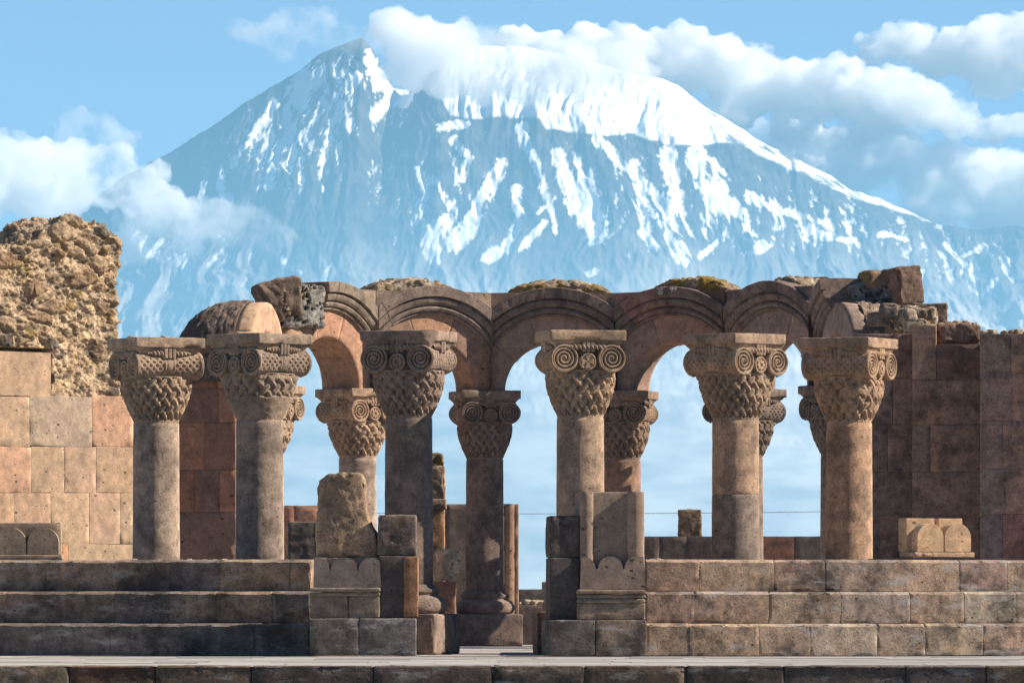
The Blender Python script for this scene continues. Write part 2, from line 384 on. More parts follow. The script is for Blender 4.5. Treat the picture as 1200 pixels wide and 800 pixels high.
M_PAVE = stone_mat('pale_paving', grain=.2, blotch=.4, dark=.12, pits=.1, bump=.15, gain=(1, 1, 1))

# base colours of the stones
GREY = (.20, .165, .14); BROWN = (.25, .18, .13); WARM = (.36, .24, .165); PINK = (.40, .26, .185); RED = (.22, .095, .065)
DARK = (.105, .09, .085); SLATE = (.12, .11, .11); SALMON = (.50, .27, .165); BEIGE = (.42, .32, .235); ORANGE = (.50, .22, .09)

class MB:
    def __init__(s): s.V = []; s.Fq = []; s.T = []; s.n = 0
    def add(s, V, Fc, tint=GREY):
        V = np.asarray(V, float)
        s.V.append(V)
        Fc = [tuple(i + s.n for i in f) for f in Fc] if not isinstance(Fc, np.ndarray) else Fc + s.n
        s.Fq.append(Fc)
        t = np.asarray(tint, float)
        s.T.append(np.broadcast_to(t, (len(V), 3)) if t.ndim == 1 else t)
        s.n += len(V); return s
    def build(s, name, m, parent=None, smooth=True, world=True):
        V = np.concatenate(s.V)
        if parent is not None and world:
            r = parent
            while r.parent is not None: r = r.parent
            V = V - np.array(r.location)
            a = -r.rotation_euler[2]
            if a: V = V @ np.array([[math.cos(a), math.sin(a), 0], [-math.sin(a), math.cos(a), 0], [0, 0, 1]])
        me = bpy.data.meshes.new(name)
        li, lt = [], []
        for Fc in s.Fq:
            if isinstance(Fc, np.ndarray): li.append(Fc.reshape(-1)); lt.append(np.full(len(Fc), Fc.shape[1]))
            else:
                for f in Fc: li.append(np.array(f)); lt.append(np.array([len(f)]))
        li = np.concatenate(li).astype(np.int32); lt = np.concatenate(lt).astype(np.int32)
        me.vertices.add(len(V)); me.vertices.foreach_set('co', V.astype(np.float32).reshape(-1))
        me.loops.add(len(li)); me.loops.foreach_set('vertex_index', li)
        me.polygons.add(len(lt)); me.polygons.foreach_set('loop_start', (np.cumsum(lt) - lt).astype(np.int32))
        me.polygons.foreach_set('use_smooth', np.full(len(lt), smooth))
        me.update(calc_edges=True); me.validate()
        at = me.color_attributes.new('tint', 'FLOAT_COLOR', 'POINT')
        T = np.concatenate(s.T); T = np.concatenate([T, np.ones((len(T), 1))], 1)
        at.data.foreach_set('color', T.astype(np.float32).reshape(-1))
        me.materials.append(m)
        o = bpy.data.objects.new(name, me); COL.objects.link(o)
        if parent is not None: o.parent = parent
        return o

def jit(c, rs, a=.12, h=.04):
    k = 1 + rs.uniform(-a, a); return tuple(max(.01, x * k + rs.uniform(-h, h) * x) for x in c)

def _axis(L, r, res):
    h = L / 2
    r = min(r, h * .95)
    inner = max(1, int(round((L - 2 * r) / res)))
    e = np.array([0, .25, .6]) * r
    return np.concatenate([-h + e, np.linspace(-h + r, h - r, inner + 1), h - e[::-1]])
def rbox(mb, size, M=None, r=.02, res=.06, amp=.006, chip=.02, tint=GREY, seed=0.0, fn=None, freq=6.0):
    """a dressed or broken block: rounded, slightly uneven, chipped along its edges. size centred on the origin, M places it"""
    sx, sy, sz = size
    ax = [_axis(L, r, res) for L in size]
    H = np.array(size) / 2
    Vs, Fs, n = [], [], 0
    for d in range(3):
        a, b_ = [(1, 2), (2, 0), (0, 1)][d]
        for sgn in (-1, 1):
            A, B = np.meshgrid(ax[a], ax[b_], indexing='ij')
            P = np.empty(A.shape + (3,)); P[..., d] = sgn * H[d]; P[..., a] = A; P[..., b_] = B
            idx = n + np.arange(A.size).reshape(A.shape)
            q = np.stack([idx[:-1, :-1], idx[1:, :-1], idx[1:, 1:], idx[:-1, 1:]], -1).reshape(-1, 4)
            if sgn < 0: q = q[:, ::-1]
            Vs.append(P.reshape(-1, 3)); Fs.append(q); n += A.size
    V = np.concatenate(Vs); Fq = np.concatenate(Fs)
    key = np.round(V * 1e5).astype(np.int64)
    _, first, inv = np.unique(key, axis=0, return_index=True, return_inverse=True)
    inv = inv.reshape(-1); V = V[first]; Fq = inv[Fq]
    rr = min(r, min(H) * .95)
    C = np.clip(V, -(H - rr), H - rr); D = V - C; L = np.linalg.norm(D, axis=1); L[L == 0] = 1
    Nn = D / L[:, None]; V = C + Nn * rr
    on = (np.abs(D) > rr * .3).sum(1)
    s = seed * 13.7
    q = V * freq + s
    disp = amp * fbm(q[:, 0], q[:, 1], q[:, 2], o=4, g=.6) * 2
    ch = np.maximum(0, fbm(V[:, 0] * 3.1 + s, V[:, 1] * 3.1, V[:, 2] * 3.1 + s, o=4, g=.65) - .12) * chip * 6 * (on >= 2)
    V = V + Nn * (disp - ch)[:, None]
    if fn is not None: V = fn(V, Nn)
    if M is not None:
        M = np.array(M); V = V @ M[:3, :3].T + M[:3, 3]
    mb.add(V, Fq, tint)
def TM(x, y, z, rz=0.0, rx=0.0, ry=0.0):
    return Matrix.Translation((x, y, z)) @ Matrix.Rotation(rz, 4, 'Z') @ Matrix.Rotation(ry, 4, 'Y') @ Matrix.Rotation(rx, 4, 'X')

def lathe(mb, prof, n=48, tint=GREY, amp=0.0, seed=0, M=None, seg=None, freq=5.0, caps=True):
    """prof: list of (r, z) bottom to top; seg: max z step"""
    pr = [prof[0]]
    for a, b in zip(prof[:-1], prof[1:]):
        L = math.hypot(b[0] - a[0], b[1] - a[1]); k = max(1, int(L / seg)) if seg else 1
        for i in range(1, k + 1): pr.append((a[0] + (b[0] - a[0]) * i / k, a[1] + (b[1] - a[1]) * i / k))
    pr = np.array(pr); th = np.linspace(0, 2 * math.pi, n, endpoint=False)
    Rr = np.repeat(pr[:, 0][:, None], n, 1); Z = np.repeat(pr[:, 1][:, None], n, 1)
    if amp:
        x, y = np.cos(th)[None] * Rr, np.sin(th)[None] * Rr
        d = amp * fbm(x * freq + seed * 7.1, y * freq, Z * freq, o=4, g=.6) * 2
        d -= np.maximum(0, fbm(x * 9 + seed, y * 9, Z * 9 + seed, o=3) - .38) * .10
        Rr = Rr + d
    P = np.stack([Rr * np.cos(th), Rr * np.sin(th), Z], -1)
    m_ = len(pr); idx = np.arange(m_ * n).reshape(m_, n); nx_ = np.roll(idx, -1, 1)
    q = np.stack([idx[:-1], nx_[:-1], nx_[1:], idx[1:]], -1).reshape(-1, 4)
    V = P.reshape(-1, 3)
    if M is not None:
        M = np.array(M); V = V @ M[:3, :3].T + M[:3, 3]
    mb.add(V, q, tint)
    if caps:
        mb.add(V[idx[-1]], [tuple(range(n))], tint); mb.add(V[idx[0]], [tuple(range(n))[::-1]], tint)

def prism(mb, outline, y0, y1, tint=GREY, M=None, side_tint=None):
    """outline: list of (x, z), counter-clockwise seen from -y; front at y0, back at y1"""
    n = len(outline)
    A = [(x, y0, z) for x, z in outline]; B = [(x, y1, z) for x, z in outline]
    def tr(V):
        V = np.array(V, float)
        if M is not None:
            Mm = np.array(M); V = V @ Mm[:3, :3].T + Mm[:3, 3]
        return V
    mb.add(tr(A), [tuple(range(n))], tint); mb.add(tr(B), [tuple(range(n))[::-1]], tint)
    mb.add(tr(A + B), [(i, i + n, (i + 1) % n + n, (i + 1) % n) for i in range(n)], side_tint or tint)
def tube(mb, pts, r, n=6, tint=GREY, M=None, r1=None):
    pts = np.array(pts, float); m_ = len(pts)
    T = np.gradient(pts, axis=0); T /= np.linalg.norm(T, axis=1)[:, None] + 1e-9
    up = np.array([0, 1, 0.0]) if abs(T[:, 1]).mean() < .8 else np.array([1, 0, 0.0])
    A = np.cross(T, up); A /= np.linalg.norm(A, axis=1)[:, None] + 1e-9; B = np.cross(T, A)
    rad = np.linspace(r, r if r1 is None else r1, m_)[:, None, None]
    th = np.linspace(0, 2 * math.pi, n, endpoint=False)
    P = pts[:, None] + rad * (A[:, None] * np.cos(th)[None, :, None] + B[:, None] * np.sin(th)[None, :, None])
    idx = np.arange(m_ * n).reshape(m_, n); nx_ = np.roll(idx, -1, 1)
    q = np.stack([idx[:-1], nx_[:-1], nx_[1:], idx[1:]], -1).reshape(-1, 4)
    V = P.reshape(-1, 3)
    if M is not None:
        M = np.array(M); V = V @ M[:3, :3].T + M[:3, 3]
    mb.add(V, q, tint)
    mb.add(V[idx[-1]], [tuple(range(n))], tint); mb.add(V[idx[0]], [tuple(range(n))[::-1]], tint)
def worley(P, s, seed=0):
    """nearest two distances and a cell hash"""
    Q = P * s; I = np.floor(Q).astype(np.int64)
    f1 = np.full(len(P), 9.0); f2 = f1.copy(); cid = np.zeros(len(P)); cen = np.zeros_like(P)
    for dx in (-1, 0, 1):
        for dy in (-1, 0, 1):
            for dz in (-1, 0, 1):
                J = I + (dx, dy, dz)
                h = _PERM[(_PERM[(_PERM[(J[:, 0] + seed) & 255] + J[:, 1]) & 255] + J[:, 2]) & 255]
                off = np.stack([_PERM[h & 255] / 256., _PERM[(h + 91) & 255] / 256., _PERM[(h + 173) & 255] / 256.], -1)
                d = np.linalg.norm(J + off - Q, axis=1)
                nb = d < f1
                f2 = np.where(nb, f1, np.minimum(f2, d)); cid = np.where(nb, h, cid); f1 = np.where(nb, d, f1)
    return f1, f2, cid / 256.0
# ------------------------------------------------------------------ columns
def relief_surface(mb, P, Nn, h, tint_hi, tint_lo, wrap=False):
    ny, nx = h.shape
    V = (P + Nn * h[..., None]).reshape(-1, 3)
    idx = np.arange(ny * nx).reshape(ny, nx)
    if wrap:
        nx2 = np.roll(idx, -1, 1); q = np.stack([idx[:-1], nx2[:-1], nx2[1:], idx[1:]], -1).reshape(-1, 4)
    else:
        q = np.stack([idx[:-1, :-1], idx[:-1, 1:], idx[1:, 1:], idx[1:, :-1]], -1).reshape(-1, 4)
    mb.add(V, q, tint_hi)

def basket(half=False, tint=GREY, seed=0):
    """woven basket: round at the foot, squarer at the top"""
    mb = MB(); nz_, nt2 = 100, 384
    t = np.linspace(0, 1, nz_)[:, None]; th = np.linspace(0, 2 * math.pi, nt2, endpoint=False)[None, :]
    z = t * .62
    rad = .290 + .160 * np.sin(np.clip(t * 1.15, 0, 1) * math.pi / 2) - .02 * np.clip((t - .78) / .22, 0, 1) ** 2
    p = 2 + 1.6 * t
    sq = (np.abs(np.cos(th)) ** p + np.abs(np.sin(th)) ** p) ** (-1 / p)
    r0 = rad * (sq ** .7)
    x, y = r0 * np.cos(th), r0 * np.sin(th)
    Z = z + 0 * th
    P = np.stack([x, y, Z], -1)
    Nn = np.stack([np.cos(th) + 0 * t, np.sin(th) + 0 * t, 0 * t + 0 * th - .25], -1)
    Nn /= np.linalg.norm(Nn, axis=-1)[..., None]
    n, pz = (17.0, 19.0, 16.0, 18.0)[seed % 4], (.185, .165, .20, .175)[(seed * 3) % 4]
    u = n * th / (2 * math.pi) * 1.0 + Z / pz; v = n * th / (2 * math.pi) - Z / pz
    fu, fv = np.abs((u % 1) - .5) * 2, np.abs((v % 1) - .5) * 2     # 0 on the middle of a band
    par = (np.floor(u) + np.floor(v)) % 2
    wu, wv = np.clip((.62 - fu) / .10, 0, 1), np.clip((.62 - fv) / .10, 0, 1)
    rib = lambda f: .84 + .16 * np.cos(f * math.pi * 2.6)
    hu = wu * rib(fu) * np.where(par > .5, 1.0, .62); hv = wv * rib(fv) * np.where(par > .5, .62, 1.0)
    h = np.maximum(hu, hv)
    edge = np.minimum(sstep(.02, .09, t), 1 - sstep(.93, .99, t))
    if half:
        edge = edge * sstep(.47, .50, t + .06 * fbm(x * 4, y * 4, Z * 4, o=2))
    dep = .075 * edge
    wear = .55 + .45 * sstep(-.30, .05, fbm(x * 3.3 + seed * 3.7, y * 3.3, Z * 3.3, o=4))
    wear = wear * sstep(-.62, -.35, fbm(x * 2.1 - seed * 5.3, y * 2.1, Z * 2.1 + seed, o=4, g=.6) * 1.6)
    hh = (h - 1) * dep * wear + .008 * fbm(x * 12 + seed, y * 12, Z * 12, o=4) - .05 * np.maximum(0, fbm(x * 4 - seed, y * 4, Z * 4, o=4) - .30)
    relief_surface(mb, P, Nn, hh, tint, tint, wrap=True)
    lathe(mb, [(.30, -.004), (.30, .01)], 40, tint)
    mb.add([(.3 * math.cos(a), .3 * math.sin(a), .6) for a in np.linspace(0, 6.28, 32, endpoint=False)], [tuple(range(32))], tint)
    return mb

def bolster(tint=GREY, weave=True):
    """one scroll drum along local y, spirals carved on both ends; axis at the origin"""
    mb = MB(); nl, na = 96, 96
    s = np.linspace(-1, 1, nl)[:, None]; th = np.linspace(0, 2 * math.pi, na, endpoint=False)[None, :]
    L, R0 = .475, .178
    waist = 1 - .10 * (1 - np.abs(s) ** 1.5) + 0 * th
    r0 = R0 * waist
    y = s * L + 0 * th
    P = np.stack([r0 * np.cos(th), y, r0 * np.sin(th)], -1)
    Nn = np.stack([np.cos(th) + 0 * s, 0 * s + 0 * th, np.sin(th) + 0 * s], -1)
    u = th / (2 * math.pi) * 12 + y * 10.5; v = th / (2 * math.pi) * 12 - y * 10.5
    fu, fv = np.abs((u % 1) - .5) * 2, np.abs((v % 1) - .5) * 2
    h = np.maximum(np.clip((.6 - fu) / .25, 0, 1), np.clip((.6 - fv) / .25, 0, 1))
    strap = (np.abs(y) < .075)
    rim = np.abs(s) + 0 * th > .93
    hh = np.where(strap, .012 - .010 * (np.abs(np.abs(y) - .045) < .012), np.where(rim, .010, (h - 1) * .022))
    hh = hh + .005 * fbm(P[..., 0] * 14, P[..., 1] * 14, P[..., 2] * 14, o=3)
    relief_surface(mb, P[:, ::-1], Nn, hh, tint, tint, wrap=True)
    for sg in (-1, 1):
        yy = sg * (L - .040)
        ring = [(R0 * 1.02 * math.cos(a), yy, R0 * 1.02 * math.sin(a)) for a in np.linspace(0, 2 * math.pi, 40, endpoint=False)]
        mb.add(ring, [tuple(range(40)) if sg < 0 else tuple(range(40))[::-1]], tint)
        k = np.linspace(0, 1, 170); a = k * 2 * math.pi * 3.0
        rr = .020 + (R0 - .034) * k; yc = sg * (L - .018)
        i0 = len(mb.V)
        tube(mb, np.stack([sg * -rr * np.cos(a), np.full_like(k, yc), rr * np.sin(a)], -1), .0135, 8, tint)
        ra = np.linspace(0, 2 * math.pi, 49)
        tube(mb, np.stack([(R0 - .010) * np.cos(ra), np.full_like(ra, yc), (R0 - .010) * np.sin(ra)], -1), .016, 8, tint)
        for j in range(i0, len(mb.V)):
            W = mb.V[j].copy(); W[:, 1] = yc + (W[:, 1] - yc) * 2.0; mb.V[j] = W
        lathe(mb, [(.03, 0), (.026, .02), (.012, .03)], 12, tint, M=Matrix.Translation((0, sg * (L - .035), 0)) @ Matrix.Rotation(R(90 if sg < 0 else -90), 4, 'X'))
    return mb

def rope(length, rad, tint=GREY):
    mb = MB(); nl, na = int(length * 150), 18
    s = np.linspace(-length / 2, length / 2, nl)[:, None]; th = np.linspace(0, 2 * math.pi, na, endpoint=False)[None, :]
    rr = rad * (1 + .28 * np.cos(2 * th + s * 2 * math.pi / .055)) * (np.clip((length / 2 - np.abs(s)) / .12, .25, 1) ** .5)
    P = np.stack([rr * np.cos(th), s + 0 * th, rr * np.sin(th)], -1)
    relief_surface(mb, P[:, ::-1], P * 0, 0 * rr, tint, tint, wrap=True)
    return mb

def medallion(kind, tint=GREY):
    mb = MB()
    lathe(mb, [(.108, -.462), (.108, .462)], 28, tint, M=Matrix.Rotation(R(90), 4, 'X'))
    for sg in (-1, 1):
        y = sg * .464; ra = np.linspace(0, 2 * math.pi, 41)
        tube(mb, np.stack([.098 * np.cos(ra), np.full_like(ra, y), .098 * np.sin(ra)], -1), .015, 6, tint)
        for k in range(4):
            a = k * math.pi / 2; ca, sa = math.cos(a), math.sin(a)
            q = [(.012, -.010), (.078, -.040), (.082, 0), (.078, .040), (.012, .010)] if kind == 'cross' else [(.02, 0), (.045, -.024), (.08, 0), (.045, .024)]
            pts = [(x * ca - z * sa, x * sa + z * ca) for x, z in q]
            prism(mb, pts if True else pts, y - .018, y + .018, tint)
            if kind != 'cross':
                a2 = a + math.pi / 4; ca, sa = math.cos(a2), math.sin(a2)
                prism(mb, [(x * ca - z * sa, x * sa + z * ca) for x, z in q], y - .015, y + .015, tint)
    return mb

def abacus(tint=GREY, seed=0, w_=1.0, broken=None, chip=.02):
    mb = MB(); H = w_ / 2
    def cut(V, Nn):
        if broken:
            sx, sy, amt = broken
            d = V[:, 0] * sx + V[:, 1] * sy - (abs(sx) + abs(sy)) * H * (1 - amt) - .05 * fbm(V[:, 0] * 6, V[:, 1] * 6, V[:, 2] * 6, o=3)
            k = np.maximum(0, d)[:, None] / (sx * sx + sy * sy)
            V = V - np.array([sx, sy, 0]) * k
        return V
    rbox(mb, (w_, w_, .135), TM(0, 0, 1.065), r=.014, res=.05, amp=.005, chip=chip, tint=tint, seed=seed, fn=cut)
    # stepped moulding under the slab
    def taper(V, Nn):
        V = V.copy(); k = 1 - .17 * np.clip((.05 - V[:, 2]) / .10, 0, 1) ** .8; V[:, 0] *= k; V[:, 1] *= k
        return cut(V, Nn)
    rbox(mb, (.965 * w_, .965 * w_, .10), TM(0, 0, .948), r=.012, res=.04, amp=.003, chip=.008, tint=tint, seed=seed + 3, fn=taper)
    # small strap blocks that tie slab and drum, on each side
    for k in range(4):
        Mk = Matrix.Rotation(k * math.pi / 2, 4, 'Z')
        for i in (-1, 0, 1):
            rbox(mb, (.05, .045, .15), Mk @ TM(i * .058, -.462, .925), r=.012, res=.05, amp=.002, chip=0, tint=tint)
    rbox(mb, (.76, .76, .40), TM(0, 0, .72), r=.05, res=.08, amp=.01, tint=tint, seed=seed)     # core block between the drums
    return mb

_MESH = {}
def shared(key, maker, name, m, parent):
    """one mesh per kind of carving, an object for each use"""
    if key not in _MESH:
        o = maker().build(name, m, parent, world=False); _MESH[key] = o.data; return o
    o = bpy.data.objects.new(name, _MESH[key]); COL.objects.link(o); o.parent = parent
    return o

COLR = random.Random(4)
def column(label, x, Y, rz, z0=.9, base=True, half=False, cross=False, tint=GREY, carve=GREY, broken=None, group=None, seed=1, shaft_tints=None, shade=None):
    t = thing('carved_column', label, 'column', (x, Y, 0 if base else z0), rz, group)
    zo = 0 if base else z0
    mb = MB()
    st = shaft_tints or [(0, tint)]
    zs = [z0 - .002] + [b for b, _ in st[1:]] + [3.06]
    for i, (_, tc) in enumerate(st):
        a, b = zs[i], zs[i + 1]
        f = lambda z: .318 - .012 * (z - .9) / 2.16
        lathe(mb, [(f(a) - .008, a - zo), (f(a), a - zo + .006), (f(b), b - zo - .006), (f(b) - .008, b - zo)], 72, tc, amp=.003, seed=seed + i, seg=.05)
    mb.build('shaft', M_TUFF, t, world=False)
    zc = 3.06 - zo
    cap = bpy.data.objects.new('capital', None)
    key = ('basket', half, carve, seed)
    cap = shared(key, lambda: basket(half, carve, seed), 'capital', M_CARVE, t); cap.location = (0, 0, zc)
    ab = abacus(carve if not shade else shade, seed, broken=broken).build('abacus', M_TUFF, cap, world=False)
    for sx in (-1, 1):
        v = shared(('bolster', carve), lambda: bolster(carve), 'volute_scroll', M_CARVE, cap); v.location = (sx * .315, 0, .765)
        rp = shared(('rope', carve), lambda: rope(.62, .034, carve), 'rope_moulding', M_CARVE, cap); rp.location = (sx * .44, 0, .925)
        rp = shared(('rope', carve), None, 'rope_moulding', M_CARVE, cap); rp.location = (0, sx * .455, .915); rp.rotation_euler = (0, 0, R(90))
    md = shared(('med', cross, carve), lambda: medallion('cross' if cross else 'rose', carve), 'medallion', M_CARVE, cap); md.location = (0, 0, .725)
    if base:
        mb = MB()
        lathe(mb, [(.40, .52), (.47, .545), (.50, .60), (.50, .66), (.46, .72), (.405, .745), (.375, .76), (.375, .79), (.40, .80), (.405, .835), (.37, .855), (.345, .87), (.345, .90), (.31, .905)], 64, tint, amp=.010, seed=seed + 9, seg=.03)
        mb.build('base', M_TUFF, t, world=False)
        mb = MB(); rbox(mb, (1.06, 1.06, .52), TM(0, 0, .26), r=.03, res=.06, amp=.012, chip=.05, tint=tint, seed=seed + 5)
        mb.build('plinth', M_TUFF, t, world=False)
    return t

YF = 100.1; YB = 116.3
GF, GB = 'columns of the near colonnade', 'columns of the far arcade'
LG = (.40, .33, .275); CG = (.40, .315, .24)
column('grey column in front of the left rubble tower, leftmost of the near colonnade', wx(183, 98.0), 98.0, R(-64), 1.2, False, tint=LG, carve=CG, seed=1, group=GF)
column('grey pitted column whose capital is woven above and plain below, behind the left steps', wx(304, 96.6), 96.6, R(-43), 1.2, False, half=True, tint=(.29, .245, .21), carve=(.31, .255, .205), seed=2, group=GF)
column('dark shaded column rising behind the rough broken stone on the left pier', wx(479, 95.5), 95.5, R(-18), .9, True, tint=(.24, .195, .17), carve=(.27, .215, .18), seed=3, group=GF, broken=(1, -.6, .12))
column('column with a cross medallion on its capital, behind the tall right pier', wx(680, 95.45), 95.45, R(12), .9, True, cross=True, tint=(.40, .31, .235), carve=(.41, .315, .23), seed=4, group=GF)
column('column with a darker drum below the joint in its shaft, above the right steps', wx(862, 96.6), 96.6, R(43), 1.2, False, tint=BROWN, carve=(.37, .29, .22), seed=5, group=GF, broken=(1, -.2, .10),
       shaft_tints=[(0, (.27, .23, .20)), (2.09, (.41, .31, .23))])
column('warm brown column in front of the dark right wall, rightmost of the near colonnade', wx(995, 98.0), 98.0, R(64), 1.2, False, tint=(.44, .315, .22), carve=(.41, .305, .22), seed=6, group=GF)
BACK = [(310, 118.05, 66), (419, 119.95, 39), (568, 121.0, 13), (729, 121.0, -15), (872, 119.95, -40), (984, 118.05, -64)]
BL = ['smaller column mostly hidden behind the pitted column with the half plain capital',
      'sunlit column behind the rough broken stone on the left pier',
      'dark column standing free on its plinth in the central gap',
      'column half hidden behind the column with the cross medallion',
      'column almost hidden behind the column with the darker lower drum',
      'dark column half hidden behind the warm brown rightmost column']
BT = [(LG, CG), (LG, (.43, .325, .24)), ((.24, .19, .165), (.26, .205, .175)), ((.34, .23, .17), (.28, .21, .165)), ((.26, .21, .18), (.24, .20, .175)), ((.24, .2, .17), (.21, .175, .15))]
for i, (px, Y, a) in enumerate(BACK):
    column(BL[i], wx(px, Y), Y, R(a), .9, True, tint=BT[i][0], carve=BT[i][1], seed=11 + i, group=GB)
# ------------------------------------------------------------------ arches of the far arcade
SPR = 4.19            # springing height
RI, RO, RA0, RA1 = .80, 1.30, 1.24, 1.70
def arc_sweep(mb, prof, a0, a1, na, half, mit, tint_f, amp=.006, seed=0, zc=0.0, joints=(), zmin=-9):
    """sweep a closed (r, y) profile round the arch from angle a0 to a1 (0 = right springing), mitred at |x| = half + y * mit"""
    pr = np.array(prof); m_ = len(pr)
    # subdivide profile
    pts = []
    for i in range(m_):
        a, b = pr[i], pr[(i + 1) % m_]; k = max(1, int(np.linalg.norm(b - a) / .07))
        for j in range(k): pts.append(a + (b - a) * j / k)
    pr = np.array(pts); m_ = len(pr)
    A = np.linspace(a0, a1, na)
    Aj = []
    for j in joints:
        if a0 < j < a1: Aj += [j - .006, j - .0045, j + .0045, j + .006]
    A = np.sort(np.concatenate([A, Aj])); na = len(A)
    rr = np.repeat(pr[None, :, 0], na, 0); yy = np.repeat(pr[None, :, 1], na, 0); aa = np.repeat(A[:, None], m_, 1)
    d = amp * 2 * fbm(rr * np.cos(aa) * 5 + seed * 9.1, yy * 5 + seed, rr * np.sin(aa) * 5, o=4, g=.6)
    cen = pr.mean(0); dirr = pr - cen; dirr /= np.linalg.norm(dirr, axis=1)[:, None] + 1e-9
    for j in joints:
        d = d - .010 * (np.abs(aa - j) < .005)
    bid = np.searchsorted(np.array(sorted(joints)), aa) if len(joints) else np.zeros_like(aa, int)
    off = np.array([((seed * 37 + k * 53) % 17) / 17. - .5 for k in range(60)])[bid % 60] * .022
    d = d + off
    rr = rr + d * dirr[None, :, 0]; yy = yy + d * dirr[None, :, 1]
    x = rr * np.cos(aa); z = rr * np.sin(aa) + zc
    lim = half + yy * mit - .003
    x = np.clip(x, -lim, lim)
    V = np.stack([x, yy, np.maximum(z, zmin)], -1).reshape(-1, 3)
    idx = np.arange(na * m_).reshape(na, m_); nx_ = np.roll(idx, -1, 1)
    q = np.stack([idx[:-1], nx_[:-1], nx_[1:], idx[1:]], -1).reshape(-1, 4)[:, ::-1]
    T = np.array([tint_f(int(k)) for k in range(60)])[bid % 60].reshape(-1, 3)
    mb.add(V, q, T)
    mb.add(V[idx[0]], [tuple(range(m_))], T[idx[0]]); mb.add(V[idx[-1]], [tuple(range(m_))[::-1]], T[idx[-1]])

def rough_heap(mb, size, M, seed, cell=7.0, depth=.10, tints=None, top=None, res=.022, amp=.03, mortar=(.42, .37, .30), sunk=False):
    """a mass of mortared rubble: stones bulge, mortar recedes"""
    tints = np.array(tints or [GREY, (.30, .26, .20), DARK, (.42, .35, .26), BROWN])
    st = {}
    def fn(V, Nn):
        Q = V * (1, 1, 1.25) + seed * 3.3 + .10 * np.stack([fbm(V[:, 0] * 4, V[:, 1] * 4, V[:, 2] * 4 + k * 7.7, o=3) for k in range(3)], -1)
        f1, f2, cid = worley(Q, cell, seed)
        g1, g2, gid = worley(Q, cell * 2.7, seed + 5)
        bulge = sstep(0.0, .30, f2 - f1) * (.35 + .9 * cid)
        small = sstep(0.0, .3, g2 - g1) * (.3 + .7 * gid)
        d = depth * (bulge - .6) + depth * .38 * (small - .4) + amp * 2 * fbm(V[:, 0] * 2.2 + seed, V[:, 1] * 2.2, V[:, 2] * 2.2, o=5, g=.62)
        mort = (1 - sstep(.03, .16, f2 - f1))
        t = tints[(cid * 7.99).astype(int) % len(tints)] * (.75 + .5 * gid)[:, None]
        mc = np.array(mortar) * (.6 + .6 * gid)[:, None]
        k = np.clip(mort * .8 + (cid > .72) * .5, 0, 1)[:, None]
        if sunk:
            hole = sstep(.10, .25, f2 - f1) * (cid > .3); d = -depth * hole + depth * .2 * small + amp * 2 * fbm(V[:, 0] * 2.2 + seed, V[:, 1] * 2.2, V[:, 2] * 2.2, o=5, g=.62); k = 1 - hole[:, None]
        st['t'] = t * (1 - k) + mc * k
        V = V + Nn * d[:, None]
        if top is not None: V = top(V)
        return V
    rbox(mb, size, None, r=.09, res=res, amp=.01, chip=.03, seed=seed, fn=fn)
    mb.T[-1] = st['t']
    Mm = np.array(M); mb.V[-1] = mb.V[-1] @ Mm[:3, :3].T + Mm[:3, 3]

